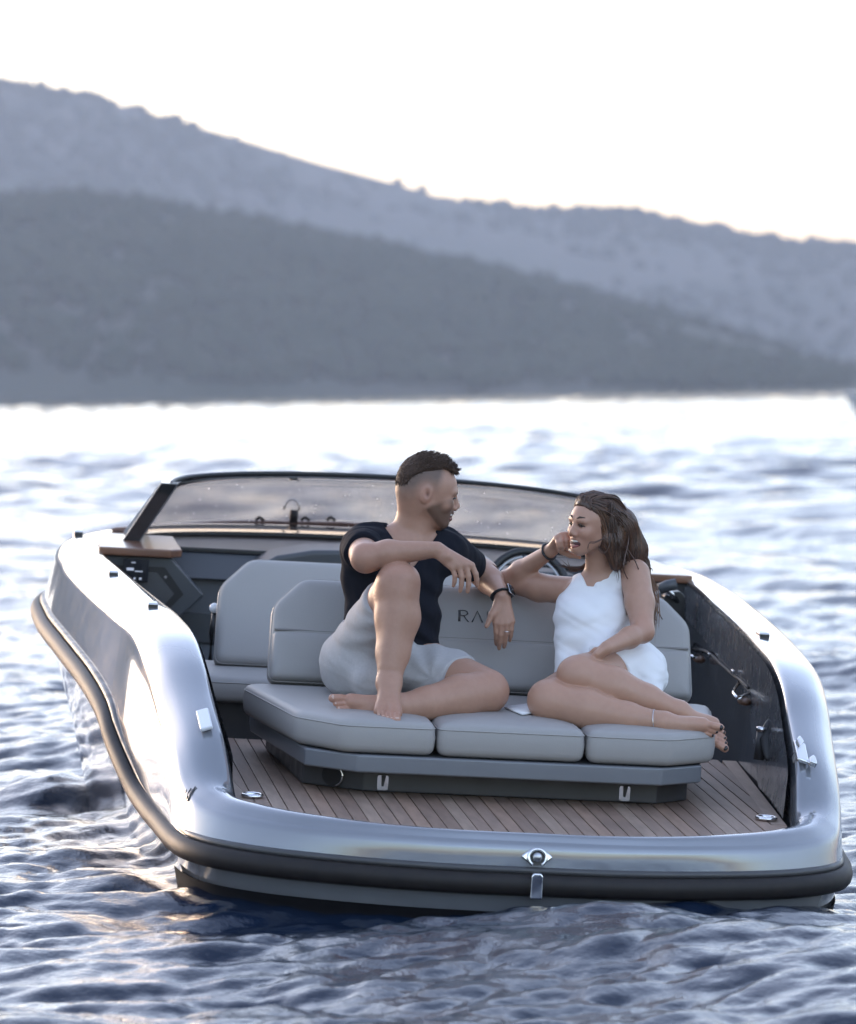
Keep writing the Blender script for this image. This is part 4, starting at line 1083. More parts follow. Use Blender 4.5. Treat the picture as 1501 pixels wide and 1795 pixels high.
def head_prims(v, C, f, c, u, s, female=False):
    P = lambda a, b, d: C + PX * s * (f * a + u * b + c * d)
    R3 = np.array([f, c, u]); q = PX * s
    v.ell(P(-3, 9, 0), np.array([50, 39, 53]) * q, R3, .02)
    v.ell(P(-20, -8, 0), np.array([31, 33, 34]) * q, R3, .03)
    v.ell(P(20, -17, 0), np.array([29, 30 if not female else 29, 43]) * q, R3, .03)
    v.ell(P(24, 8, 0), np.array([27, 31, 27]) * q, R3, .025)
    for d in (-1, 1):
        v.cone(P(0, -27, 27 * d), P(27, -54, 9 * d), (9 if not female else 8) * q, 10 * q, .025)
        v.ell(P(33, -23, 19 * d), np.array([13, 11, 12]) * q, R3, .02)          # cheek
        v.cone(P(45, -1, 20 * d), P(48, 0, 7 * d), 5.5 * q, 6 * q, .012)         # brow ridge
        v.ell(P(51, -12, 15.5 * d), np.array([8.0, 9.0, 5.6]) * q, R3, .008, sub=True)
        v.ell(P(42.5, -12.5, 15 * d), np.array([5.5, 7.0, 4.6]) * q, R3, .004)       # lid over the eyeball
        v.cone(P(49, -30, 10.5 * d), P(38, -44, 19 * d), 1.6 * q, 1.2 * q, .006, sub=True)   # smile fold
        v.ell(P(50, -30.5, 6 * d), np.array([5, 4.2, 4]) * q, R3, .007)
        # ear
        v.ell(P(-5, -6, 38 * d), np.array([10.5, 4.5, 16]) * q, np.array([f * .95 + u * -.2, c, u * .95 + f * .2]), .006)
        v.ell(P(-3, -4, 43 * d), np.array([5.5, 3.5, 8.5]) * q, R3, .006, sub=True)
    v.cone(P(48, -6, 0), P(55, -26, 0), 4.2 * q, 5.6 * q, .010)                  # nose
    v.ell(P(30, -57, 0), np.array([11, 12, 9.5]) * q, R3, .02)                   # chin
    for d in (-1, 1):
        v.cone(P(46.5, -38.5, 0), P(38, -36.5, 13 * d), 3.6 * q, 2.6 * q, .006)
        v.cone(P(43.5, -49, 0), P(36, -41, 13 * d), 4.0 * q, 2.6 * q, .006)
    v.cone(P(30, -41, -8), P(30, -41, 8), 12 * q, 12 * q, .012)
    return P

# ------------------------------------------------------------------ the man
def put(vol, off, items, k=.05):
    for it in items:
        if it[0] == 'cone': vol.cone(it[1], it[2], it[3] + off, it[4] + off, k)
        else: vol.ell(it[1], np.array(it[2]) + off, None, k)
def plane(g, p, n): return (g[0] - p[0]) * n[0] + (g[1] - p[1]) * n[1] + (g[2] - p[2]) * n[2]
def build_man():
    v = Vol((-.70, .56, .24), (.22, 1.90, 1.22), H)
    Cc = at(748, 858, 1.40)
    f, c, u = nz(ER * 1.0 + EU * -.05), EC, nz(EU + ER * .05)
    P = head_prims(v, Cc, f, c, u, 1.0)
    neck0, neck1 = at(727, 895, 1.41), at(711, 962, 1.44)
    v.cone(neck0, neck1, 29 * PX, 33 * PX, .03)
    v.cone(at(743, 915, 1.40), at(724, 962, 1.39), 15 * PX, 18 * PX, .03)
    rsh, rel, rwr = at(634, 958, 1.37), at(641, 978, 1.04), at(766, 963, .98)
    lsh, lel, lwr = at(785, 965, 1.47), at(848, 1005, 1.71), at(881, 1045, 1.47)
    torso = [('cone', at(652, 962, 1.41), at(768, 968, 1.46), 34 * PX, 34 * PX), ('ell', at(690, 1005, 1.43), (82 * PX, 56 * PX, 68 * PX)),
             ('ell', at(690, 1085, 1.40), (78 * PX, 55 * PX, 70 * PX)), ('ell', at(684, 1160, 1.37), (84 * PX, 62 * PX, 58 * PX)),
             ('cone', neck1, at(660, 962, 1.42), 30 * PX, 30 * PX), ('cone', neck1, at(760, 968, 1.45), 30 * PX, 30 * PX)]
    put(v, 0, torso)
    put(v, 0, [('cone', lsh, lel, 30 * PX, 24 * PX)], .03)
    lm = lel * .65 + lwr * .35
    v.chain([lel, lm, lwr], [24 * PX, 23 * PX, 14.5 * PX], .02)
    hand_px(v, lwr + [0, -.004, -.008], [at(869, 1092, 1.445), at(879, 1094, 1.44), at(889, 1093, 1.44), at(898, 1089, 1.445)],
            [at(870, 1129, 1.47), at(875, 1137, 1.465), at(884, 1134, 1.465), at(894, 1123, 1.465)], [at(873, 1060, 1.46), at(862, 1078, 1.44), at(853, 1098, 1.43)], .98, bow=(0, -.010, 0))
    v.group()
    # right arm, resting on the raised knee
    v.cone(rsh, rel, 30 * PX, 25 * PX, .03)
    fm = rel * .68 + rwr * .32 + [0, 0, .006]
    v.chain([rel, fm, rwr], [24 * PX, 22.5 * PX, 13.5 * PX], .02)
    hand_px(v, rwr, [at(827, 991, .95), at(817, 990, .945), at(806, 993, .945), at(794, 996, .95)],
            [at(836, 1026, .955), at(820, 1037, .945), at(807, 1036, .945), at(795, 1027, .95)], [at(785, 975, .955), at(806, 992, .985), at(812, 1012, .99)], 1.0, bow=(.006, -.006, 0))
    v.group()
    rhip, rkn, rank = at(640, 1160, 1.36), at(697, 1027, 1.00), at(682, 1196, .90)
    v.cone(rhip, rkn, 64 * PX, 37 * PX, .04)
    v.ell(at(701, 1013, .985), np.array([33, 32, 27]) * PX, None, .02)
    v.chain([rkn, at(697, 1082, .99), at(689, 1145, .95), rank], [36 * PX, 38.5 * PX, 28.5 * PX, 20 * PX], .02)
    v.cone(at(700, 1040, .95), at(684, 1165, .90), 17 * PX, 12 * PX, .03)
    tipsR = foot(v, rank, np.array([-.06, -.96, -.27]), np.array([0, -.27, .96]), ER, .95, 19.5 * PX)
    v.group()
    lhip, lkn, lank = at(735, 1178, 1.36), at(854, 1212, 1.06), at(694, 1240, .90)
    v.cone(lhip, lkn, 60 * PX, 39 * PX, .04)
    v.group()
    v.chain([lkn, at(806, 1221, 1.0), at(748, 1233, .94), lank], [37 * PX, 37 * PX, 28 * PX, 21 * PX], .02)
    tipsL = foot(v, lank + [0, 0, .004], at(628, 1232, .86) - lank, np.array([.25, -.80, .45]), np.array([-.1, .1, 1]), 1.06, 21 * PX)
    v.done()
    # clothes
    sh = Vol((-.70, 1.0, .36), (.12, 1.72, .96), H)
    put(sh, .014, torso, .05)
    sl0 = rsh * .42 + rel * .58; sl1 = lsh * .36 + lel * .64
    sh.cone(rsh, sl0, 36 * PX, 36 * PX, .04); sh.cone(lsh, sl1, 35 * PX, 32 * PX, .04)
    sh.cone(at(640, 990, 1.40), at(640, 1080, 1.42), 34 * PX, 32 * PX, .05)
    g = sh.grid(); gx, gy, gz = g
    fold = .0050 * np.sin((gx * 30 + gz * 52) + 1.8 * np.sin(gz * 13 + gx * 8)) * np.clip((.86 - gz) * 5, 0, 1) + .0035 * wob(gx, gy, gz, 3, 38)
    fold = fold + .0045 * np.sin(gz * 85 + gx * 50 + 1.3 * np.sin(gx * 30)) * np.clip((.64 - gz) * 6, 0, 1)
    fold = fold + .003 * np.sin(gy * 90 + gz * 40) * np.clip((gz - .74) * 8, 0, 1)
    sh.D = (sh.D + fold).astype(np.float32)
    d1 = plane(g, sl0, nz(rel - rsh)); sh.cut(np.where((gy < 1.3) & (gz > .6), d1, -1.0) + 0 * gx)
    d2 = plane(g, sl1, nz(lel - lsh)); sh.cut(np.where(gx > -.12, d2, -1.0) + 0 * gy + 0 * gz)
    nk = at(716, 945, 1.40)
    dn = np.sqrt((gx - nk[0]) ** 2 + ((gy - 1.42) / 1.15) ** 2) - .080 + 0 * gz
    vcut = np.maximum(-(gz - (nk[2] - .02)), dn)
    vfront = np.maximum(np.abs(gx - (nk[0] + .014)) - (.072 + .75 * (gz - nk[2])), gy - 1.40)
    vfront = np.maximum(vfront, -(gz - (nk[2] - .09)))
    sh.D = np.maximum(sh.D, -np.minimum(vcut, vfront)).astype(np.float32)
    hem = .452 - .33 * (gx + .50)
    sh.cut(hem - gz - .006 * np.sin(gx * 40) + 0 * gy)
    so2 = Vol((-.74, .80, .24), (.14, 1.72, .72), H)
    put(so2, .020, torso[2:4], .05)
    hr = rhip * .20 + rkn * .80; hl = lhip * .36 + lkn * .64
    so2.cone(rhip + [-.012, 0, -.01], hr, 72 * PX, 47 * PX, .05); so2.cone(lhip, hl, 68 * PX, 50 * PX, .05)
    so2.cone(at(608, 1160, 1.34), at(650, 1192, 1.16), 40 * PX, 34 * PX, .05)
    so2.cone(at(700, 1170, 1.26), at(770, 1195, 1.16), 30 * PX, 26 * PX, .05)
    g = so2.grid(); gx, gy, gz = g
    fold = .0032 * wob(gx, gy, gz, 9, 34) + .0022 * np.sin(gx * 50 - gz * 60 + gy * 30 + 1.5 * np.sin(gz * 18))
    cx_, cz_ = at(752, 1185, 1.2)[[0, 2]]
    an = np.arctan2(gz - cz_, gx - cx_); rr = np.sqrt((gx - cx_) ** 2 + (gz - cz_) ** 2)
    fold = fold + .0026 * np.sin(an * 7 + 14 * rr) * np.exp(-((rr - .09) / .06) ** 2)
    so2.D = (so2.D + fold).astype(np.float32)
    for hp, a_, b_, xs in ((hr, rhip, rkn, -1), (hl, lhip, lkn, 1)):
        d2 = plane(g, hp, nz(b_ - a_)); near = (gx < -.27) if xs < 0 else (gx > -.27)
        so2.cut(np.where(near, d2 + .004 * np.sin(gx * 70), -1.0) + 0 * gz + 0 * gy)
    top_line = (.530 - .33 * (gx + .50)) + 0 * gy
    so2.cut(np.where(gy > 1.25, gz - top_line, -1.0) + 0 * gz)
    base = np.array([-.36, 1.2, .28])
    root = thing('person', 'seated person in a dark navy T-shirt and grey shorts, arm over the backrest', 'person', boat_matrix(base))
    V, Fc = v.mesh()
    dc = np.minimum(sh.sample(V), so2.sample(V))
    V, Fc = compact(V, Fc, ~np.all(dc[Fc] < -.010, axis=1))
    skin = np.array([.42, .245, .172]); col = np.tile(skin, (len(V), 1))
    L = (V - Cc) / PX; a = L @ f; b = L @ u; d = L @ c
    inhead = (np.abs(a) < 70) & (b > -75) & (b < 75) & (np.abs(d) < 60)
    def blend(mask, colr):
        m_ = np.clip(mask, 0, 1)[:, None]; return col * (1 - m_) + np.array(colr) * m_
    red = sum(np.exp(-(((V - q) ** 2).sum(1)) / .004) for q in (at(700, 1012, .97), lkn, rel, tipsR[2][0], tipsL[1][0]))
    col = blend(.45 * red, (.42, .205, .145))
    jaw = -28 - (a + 2) * 1.15 - 9
    st = np.clip((a + 4 - (b + 20) * .15) / 8, 0, 1) * np.clip((-19 - b + (a - 10) * .30) / 9, 0, 1) * np.clip((b - jaw) / 6, 0, 1) * inhead
    st = st * (1 - .95 * np.exp(-((a - 34) ** 2 + (b + 25) ** 2) / 80.0)) * (1 - np.clip((a - 44) / 4, 0, 1) * (b > -36))
    col = blend(.85 * st, (.10, .058, .038))
    fade = np.clip((b - (-24 + .28 * (a + 40))) / 34, 0, 1) * np.clip((27 - a + .25 * (b - 20)) / 12, 0, 1) * inhead
    ear = np.exp(-(((a + 5) / 12) ** 2 + ((b + 6) / 17) ** 2) * .9) * (np.abs(d) > 36)
    col = blend(.85 * fade * (1 - np.clip(ear * 1.6, 0, 1)), (.10, .072, .058))
    col = blend(.5 * np.clip(ear, 0, 1), (.44, .22, .16))
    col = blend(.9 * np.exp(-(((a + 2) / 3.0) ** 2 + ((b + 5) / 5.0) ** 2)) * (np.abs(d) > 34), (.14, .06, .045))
    body = pmesh('body', V, Fc, SKIN_M, root, base, col)
    Vs, Fs = sh.mesh(); pmesh('t_shirt', Vs, Fs, M_NAVY, root, base)
    Vs, Fs = so2.mesh(); pmesh('shorts', Vs, Fs, M_LINEN, root, base)
    hv = Vol(Cc - .15, Cc + .16, .0030)
    R3 = np.array([f, c, u])
    hv.ell(P(-2, 12, 0), np.array([53, 41.5, 54]) * PX, R3, .01)
    for d_ in (-14, 0, 14): hv.cone(P(24, 48, d_ * 1.2), P(49, 33, d_), 12 * PX, 5.0 * PX, .012)
    gx, gy, gz = np.meshgrid(*hv.ax, indexing='ij')
    A_ = ((gx - Cc[0]) * f[0] + (gy - Cc[1]) * f[1] + (gz - Cc[2]) * f[2]) / PX; B_ = ((gx - Cc[0]) * u[0] + (gy - Cc[1]) * u[1] + (gz - Cc[2]) * u[2]) / PX
    line = np.interp(A_.ravel(), [-60, -50, -42, -30, -10, 14, 24, 34, 48, 58], [-26, -20, 2, 24, 33, 38, 39, 36, 31, 28]).reshape(A_.shape)
    hv.cut(((line - B_) * PX).astype(np.float32), .012)
    hv.D = (hv.D + .0012 * wob(gx, gy, gz, 4, 240)).astype(np.float32)
    Vh, Fh = hv.mesh(); r = np.random.default_rng(2)
    VV, FF, off = [Vh], [Fh], len(Vh)
    for k_ in r.integers(0, len(Vh), 2600):           # short hairs combed forward, a ragged edge
        p0 = Vh[k_]; aa, bb = (p0 - Cc) @ f / PX, (p0 - Cc) @ u / PX
        d0 = nz(f * (.8 if bb > 35 else .25) + u * (.30 if bb > 35 else -.7) + .14 * r.normal(size=3) + nz(p0 - Cc) * .14)
        Ln = (6.5 if bb > 35 else 5) * PX * r.uniform(.6, 1.3)
        Vt, Ft = tube([p0 - d0 * .002, p0 + d0 * Ln * .6, p0 + d0 * Ln + f * Ln * .15], .0012, 3, taper=[1, .8, .25])
        Ft = np.array([q_ for q_ in Ft if len(q_) == 4]); VV.append(Vt); FF.append(Ft + off); off += len(Vt)
    pmesh('hair', np.concatenate(VV), np.concatenate(FF), M_HAIRM, root, base)
    for dsgn in (-1, 1):
        part('eye', tube([P(50.5, -12.3, 8 * dsgn), P(49.6, -11.3, 14 * dsgn), P(44.5, -12.6, 22.5 * dsgn)], 1.7 * PX, 6, taper=[.7, 1.2, .5]), M_EYE, body, base)
        part('eyebrow', tube([P(53, -4.0, 6 * dsgn), P(52.0, -2.2, 13 * dsgn), P(45.5, -3.4, 22.5 * dsgn)], 2.0 * PX, 6, taper=[.9, 1, .5]), M_BROW, body, base)
        part('nostril', ellm(P(52, -33.6, 4.6 * dsgn), np.array([2.6, 1.8, 1.1]) * PX, R3), M_MOUTH, body, base)
    part('mouth', tube([P(35.5, -40.2, -15), P(42.0, -44, -9.5), P(45.2, -45, 0), P(42.0, -44, 9.5), P(35.5, -40.2, 15)], 2.5 * PX, 8, taper=[.4, 1, 1, 1, .4]), M_MOUTH, body, base)
    part('teeth', tube([P(38.5, -40.8, -13), P(43.6, -42.0, -8.5), P(46.6, -42.4, 0), P(43.6, -42.0, 8.5), P(38.5, -40.8, 13)], 2.3 * PX, 8), M_TOOTH, body, base)
    for zz, rr in ((-38.4, 1.8), (-48.4, 2.3)):
        part('lip', tube([P(36.0, -39.6, -14.5), P(42.5, zz - .5, -9), P(46.6 if zz > -40 else 44.6, zz, 0), P(42.5, zz - .5, 9), P(36.0, -39.6, 14.5)], rr * PX, 8, taper=[.3, .9, 1, .9, .3]), M_LIP, body, base)
    for e, r0, ff, uu in tipsR + tipsL:
        part('toenail', ellm(e + uu * r0 * .72 + ff * r0 * .1, np.array([.55, .6, .3]) * r0, np.array([ff, np.cross(ff, uu), uu])), M_NAILM, body, base)
    wa_ = nz(at(884, 1110, 1.45) - lm); wpos = lwr + wa_ * -.004
    e1 = nz(np.cross(wa_, [0, 1, 0])); e2 = np.cross(wa_, e1)
    w_ = part('wristwatch', tube([wpos + .0345 * (e1 * math.cos(t) + e2 * .92 * math.sin(t)) for t in np.linspace(0, 2 * np.pi, 28, endpoint=False)], .010, 8, closed=True, flat=.35, up=wa_), M_STRAP, root, base)
    n_w = nz(ER * .75 + EC * .55 + EU * .25); n_w = nz(n_w - wa_ * (n_w @ wa_)); s_w = np.cross(wa_, n_w)
    part('watch_case', prism(rounded([(-.020, -.017), (.020, -.017), (.020, .017), (-.020, .017)], .006), wa_, s_w, n_w * .012, wpos + n_w * .031), M_STRAP, w_, base)
    part('watch_face', prism(rounded([(-.016, -.013), (.016, -.013), (.016, .013), (-.016, .013)], .004), wa_, s_w, n_w * .002, wpos + n_w * .0435), M_SCR, w_, base)
    part('watch_rim', tube([wpos + n_w * .040 + wa_ * x + s_w * y for x, y in rounded([(-.021, -.018), (.021, -.018), (.021, .018), (-.021, .018)], .007)], .0018, 6, closed=True), M_STEEL, w_, base)
    rg = at(888, 1107, 1.437)
    part('ring', tube([rg + .0118 * (ER * math.cos(t) + EC * math.sin(t)) for t in np.linspace(0, 2 * np.pi, 16, endpoint=False)], .0016, 6, closed=True), M_STEEL, root, base)
    cd = lel * .86 + lwr * .14 + [0, -.004, .0]; ca = nz(lwr - lel)
    g1 = nz(np.cross(ca, [0, 0, 1])); g2 = np.cross(ca, g1)
    part('cord_bracelet', tube([cd + .0505 * (g1 * math.cos(t) + g2 * math.sin(t)) for t in np.linspace(0, 2 * np.pi, 28, endpoint=False)], .0022, 6, closed=True), M_LEATHER, root, base)
M_NAILM = mat('pale_nail', (.55, .38, .31), .3)
build_man()

# ------------------------------------------------------------------ the woman
def build_woman():
    v = Vol((.02, .58, .16), (.92, 1.90, 1.10), H)
    Cc = at(1044, 917, 1.38); S_ = .90
    ya, ti, ro = math.radians(58), math.radians(11), math.radians(7)
    f0 = -math.sin(ya) * ER + math.cos(ya) * EC
    u0 = nz(EU + ER * math.tan(ro)); f = nz(f0 * math.cos(ti) + u0 * math.sin(ti)); u = nz(u0 - f * (u0 @ f)); c = np.cross(f, u)
    if c @ ER < 0: c = -c                                     # c: her left cheek, turned to the viewer
    P = head_prims(v, Cc, f, c, u, S_, True)
    v.ell(P(45, -44.5, 0), np.array([7, 11, 4.4]) * PX * S_, np.array([f, c, u]), .004, sub=True)    # laughing mouth
    v.cone(at(1050, 965, 1.41), at(1053, 1032, 1.44), 24 * PX, 27 * PX, .03)
    torso = [('cone', at(1012, 1042, 1.46), at(1100, 1014, 1.42), 22 * PX, 23 * PX), ('ell', at(1046, 1078, 1.43), (64 * PX, 48 * PX, 56 * PX)),
             ('ell', at(1022, 1088, 1.36), (30 * PX, 26 * PX, 28 * PX)), ('ell', at(1068, 1080, 1.355), (31 * PX, 26 * PX, 28 * PX)),
             ('ell', at(1040, 1138, 1.43), (60 * PX, 46 * PX, 55 * PX)), ('ell', at(1078, 1188, 1.42), (76 * PX, 58 * PX, 52 * PX))]
    put(v, 0, torso, .05)
    put(v, 0, [('cone', at(1052, 1025, 1.44), at(1015, 1040, 1.45), 24 * PX, 22 * PX), ('cone', at(1052, 1022, 1.44), at(1098, 1012, 1.42), 24 * PX, 22 * PX)], .04)
    v.group()
    rsh, rel, rwr = at(1004, 1036, 1.48), at(888, 1019, 1.68), at(966, 965, 1.50)
    v.chain([rsh, (rsh + rel) / 2 + [0, 0, -.006], rel], [25 * PX, 24 * PX, 18.5 * PX], .02)
    v.chain([rel, rel * .66 + rwr * .34, rwr], [18.5 * PX, 18.5 * PX, 12.5 * PX], .02)
    hand_px(v, rwr, [at(976, 943, 1.44), at(984, 938, 1.435), at(992, 937, 1.435), at(999, 941, 1.44)],
            [at(980, 962, 1.425), at(987, 964, 1.42), at(994, 963, 1.425), at(1000, 960, 1.43)], [at(985, 965, 1.46), at(1000, 973, 1.45), at(1016, 977, 1.44)], .86, bow=(0, -.016, 0), wrist_r=.0150)
    v.group()
    lsh, lel, lwr = at(1113, 1006, 1.38), at(1127, 1107, 1.22), at(1064, 1136, 1.06)
    v.chain([lsh, lsh * .5 + lel * .5 + [.004, 0, 0], lel], [27 * PX, 25 * PX, 19 * PX], .02)
    v.chain([lel, lel * .62 + lwr * .38, lwr], [19 * PX, 18 * PX, 12.5 * PX], .02)
    hand_px(v, lwr, [at(1046, 1146, 1.03), at(1042, 1152, 1.035), at(1040, 1158, 1.04), at(1040, 1163, 1.05)],
            [at(1032, 1160, 1.05), at(1029, 1166, 1.055), at(1030, 1170, 1.06), at(1034, 1173, 1.065)], [at(1056, 1141, 1.06), at(1044, 1140, 1.07), at(1034, 1146, 1.08)], .86)
    v.group()
    lhip, lkn, lank = at(1108, 1180, 1.42), at(1016, 1186, 1.02), at(1190, 1246, .945)
    v.cone(lhip, lkn, 54 * PX, 38 * PX, .04)
    v.group()
    v.ell(at(1011, 1184, 1.005), np.array([35, 34, 33]) * PX, None, .02)
    v.chain([lkn, at(1074, 1204, .985), at(1135, 1226, .965), lank], [35 * PX, 35 * PX, 25 * PX, 16.5 * PX], .02)
    tl = foot(v, lank, at(1258, 1281, .87) - lank, EC + .25 * EU, -EU, 1.0, 16 * PX)
    v.group()
    rhip, rkn, rank = at(1050, 1192, 1.40), at(962, 1228, .98), at(1163, 1266, .825)
    v.cone(rhip, rkn, 52 * PX, 36 * PX, .04)
    v.chain([rkn, at(1030, 1243, .92), at(1100, 1257, .87), rank], [34 * PX, 34 * PX, 25 * PX, 16.5 * PX], .02)
    tr = foot(v, rank, at(1236, 1284, .785) - rank, EC + .1 * EU, EU, .98, 16 * PX)
    v.done()
    dr = Vol((.10, .88, .22), (.80, 1.74, .90), H)
    put(dr, .013, torso, .05)
    put(dr, .013, [('cone', at(1052, 1030, 1.44), at(1018, 1040, 1.45), 22 * PX, 20 * PX), ('cone', at(1052, 1026, 1.44), at(1085, 1012, 1.42), 22 * PX, 20 * PX)], .04)
    dr.cone(at(1000, 1085, 1.40), at(994, 1175, 1.30), 24 * PX, 22 * PX, .05)
    dr.cone(at(1040, 1110, 1.36), at(1060, 1160, 1.30), 46 * PX, 46 * PX, .05)
    hl = lhip * .47 + lkn * .53
    dr.cone(lhip, hl, 62 * PX, 48 * PX, .05)
    dr.ell(at(1112, 1180, 1.30), np.array([50, 56, 50]) * PX, None, .05)
    dr.cone(at(1125, 1180, 1.28), at(1136, 1212, 1.22), 32 * PX, 26 * PX, .05)
    g = dr.grid(); gx, gy, gz = g
    fold = .0055 * wob(gx, gy, gz, 21, 34) + .0040 * np.sin(gz * 70 - gx * 42 + 2.0 * np.sin(gx * 20)) * np.exp(-((gz - .55) / .07) ** 2)
    fold = fold + .0035 * np.sin(gx * 75 + gz * 50) * np.clip((.46 - gz) * 8, 0, 1)
    dr.D = (dr.D + fold).astype(np.float32)
    hn = nz(lkn - lhip); hn = nz(hn + np.array([.0, 0, -.12]))
    d2 = plane(g, hl, hn)
    low = (gz < at(1060, 1128, 1.2)[2]) & (gx > at(1035, 1140, 1.2)[0])
    dr.cut(np.where(low, d2, -1.0))
    # left hem edge of the lap and armholes, neckline with its notch
    a0, a1 = at(1006, 1012, 1.45), at(970, 1058, 1.45); an = nz(np.cross(a1 - a0, EC)); an = an if an @ np.array([-1, 0, 1]) > 0 else -an
    dr.cut(np.where(gz > a1[2] - .02, plane(g, a0, an), -1.0) + 0 * gx + 0 * gy)
    b0 = at(1088, 1000, 1.4); dr.cut(np.where(gz > at(1090, 1075, 1.4)[2], gx - b0[0] - .12 * (b0[2] - gz), -1.0) + 0 * gy)
    nt_ = at(1031, 1025, 1.38); nr_ = at(1050, 1002, 1.42)
    col_ = np.sqrt((gx - nr_[0]) ** 2 + ((gy - 1.44) / 1.1) ** 2) - (.052 + .30 * np.clip(gz - nr_[2] + .03, 0, .1)) + 0 * gz
    col_ = np.maximum(col_, -(gz - (nr_[2] - .018)))
    notch = np.maximum(np.maximum(np.abs(gx - nt_[0] - .008) - (.012 + .35 * np.clip(gz - nt_[2], 0, .1)), -(gz - (nt_[2] - .004))), gy - 1.44)
    dr.cut((-np.minimum(col_, notch)).astype(np.float32), .012)
    base = np.array([.40, 1.15, .28])
    root = thing('person', 'laughing person with long brown hair in a white sleeveless dress, legs folded', 'person', boat_matrix(base))
    V, Fc = v.mesh()
    dc = dr.sample(V); V, Fc = compact(V, Fc, ~np.all(dc[Fc] < -.009, axis=1))
    skin = np.array([.455, .27, .19]); col = np.tile(skin, (len(V), 1))
    def blend(mask, colr):
        m_ = np.clip(mask, 0, 1)[:, None]; return col * (1 - m_) + np.array(colr) * m_
    red = sum(np.exp(-(((V - q) ** 2).sum(1)) / .004) for q in (rkn, lkn, rel, lel, tl[2][0], tr[2][0], P(36, -26, 20), P(36, -26, -20)))
    col = blend(.40 * red, (.45, .225, .16))
    L = (V - Cc) / PX / S_; a = L @ f; b = L @ u; d = L @ c
    scalp = np.clip((b - (37 - np.clip((28 - a), 0, 60) * .9)) / 6, 0, 1) * (np.abs(a) < 70) * (b < 80)
    col = blend(scalp, (.06, .035, .025))
    body = pmesh('body', V, Fc, SKIN_W, root, base, col)
    Vs, Fs = dr.mesh(); dress = pmesh('dress', Vs, Fs, M_DRESS, root, base)
    # loose corner of the dress lying on the seat between the two
    cz = .283
    cl = [atz(884, 1241, cz), atz(916, 1254, cz), atz(944, 1249, cz), atz(960, 1236, cz), atz(925, 1236, cz)]
    part('dress_corner', prism([(p[0], p[1]) for p in cl], (1, 0, 0), (0, 1, 0), (0, 0, .006), (0, 0, cz)), M_DRESS, root, base)
    # face
    R3 = np.array([f, c, u]); q = PX * S_
    for s in (-1, 1):
        part('eye', ellm(P(47.4, -12.2, 14.6 * s), np.array([1.9, 5.2, 1.7]) * q, R3), M_EYE, body, base)
        part('eyelid', tube([P(49.6, -10.4, 7.5 * s), P(50.2, -8.6, 14 * s), P(45.0, -10.8, 23.5 * s)], 1.5 * q, 6, taper=[.6, 1, .8]), M_BROW, body, base)
        part('eyebrow', tube([P(54.0, 1.6, 6.0 * s), P(53.4, 5.2, 13 * s), P(47.6, 5.6, 21 * s), P(42.0, 2.4, 27 * s)], 2.1 * q, 6, taper=[.9, 1.0, .8, .3]), M_BROW, body, base)
        part('nostril', ellm(P(52.5, -33.6, 4.4 * s), np.array([2.4, 1.6, 1.0]) * q, R3), M_MOUTH, body, base)
    part('mouth', ellm(P(40.5, -46.0, 0), np.array([5.0, 16.5, 8.0]) * q, R3), M_MOUTH, body, base)
    part('teeth', tube([P(34.5, -40.6, -15), P(42.0, -42.2, -8), P(44.6, -42.8, 0), P(42.0, -42.2, 8), P(34.5, -40.6, 15)], 2.7 * q, 8), M_TOOTH, body, base)
    part('lip', tube([P(33.5, -38.6, -19.5), P(43.0, -38.0, -9), P(47.8, -37.4, 0), P(43.0, -38.0, 9), P(33.5, -38.6, 19.5)], 2.2 * q, 8, taper=[.4, .9, 1, .9, .4]), M_LIPW, body, base)
    part('lip', tube([P(33.5, -39.4, -19.5), P(41.5, -50.0, -11), P(44.6, -54.0, 0), P(41.5, -50.0, 11), P(33.5, -39.4, 19.5)], 2.6 * q, 8, taper=[.4, .9, 1, .9, .4]), M_LIPW, body, base)
    for e, r0, ff, uu in tl + tr:
        part('toenail', ellm(e + uu * r0 * .62 + ff * r0 * .25, np.array([.62, .72, .42]) * r0, np.array([ff, np.cross(ff, uu), uu])), M_NAIL, body, base)
    # bracelet and anklet
    wd = nz(rwr - rel); wp = rwr - wd * .012; g1 = nz(np.cross(wd, EC)); g2 = np.cross(wd, g1)
    part('bracelet', tube([wp + .0305 * (g1 * math.cos(t) + g2 * math.sin(t)) for t in np.linspace(0, 2 * np.pi, 28, endpoint=False)], .0048, 6, closed=True), M_STRAP, root, base)
    ad = nz(rank - at(1100, 1257, .87)); ap = rank - ad * .028; g1 = nz(np.cross(ad, EC)); g2 = np.cross(ad, g1)
    part('anklet', tube([ap + .0405 * (g1 * math.cos(t) + g2 * math.sin(t)) + ad * .008 * math.cos(t) for t in np.linspace(0, 2 * np.pi, 32, endpoint=False)], .0014, 5, closed=True), M_STEEL, root, base)
    # hair: a full mass with many locks over it
    hv = Vol(Cc - np.array([.16, .22, .40]), Cc + np.array([.26, .26, .16]), .0045)
    hv.ell(P(-10, 9, 0), np.array([50, 45, 49]) * q, R3, .02)
    hv.ell(P(-30, -12, 0), np.array([36, 42, 46]) * q, R3, .03)
    hv.ell(P(17, 27, 0), np.array([33, 36, 29]) * q, R3, .015)
    hv.chain([at(1085, 925, 1.40), at(1098, 965, 1.44), at(1108, 1000, 1.50), at(1124, 1060, 1.53)], [34 * PX, 33 * PX, 28 * PX, 16 * PX], .03)
    hv.cone(at(1072, 950, 1.33), at(1080, 990, 1.33), 16 * PX, 9 * PX, .03)
    gx, gy, gz = np.meshgrid(*hv.ax, indexing='ij')
    A_ = ((gx - Cc[0]) * f[0] + (gy - Cc[1]) * f[1] + (gz - Cc[2]) * f[2]) / q; B_ = ((gx - Cc[0]) * u[0] + (gy - Cc[1]) * u[1] + (gz - Cc[2]) * u[2]) / q
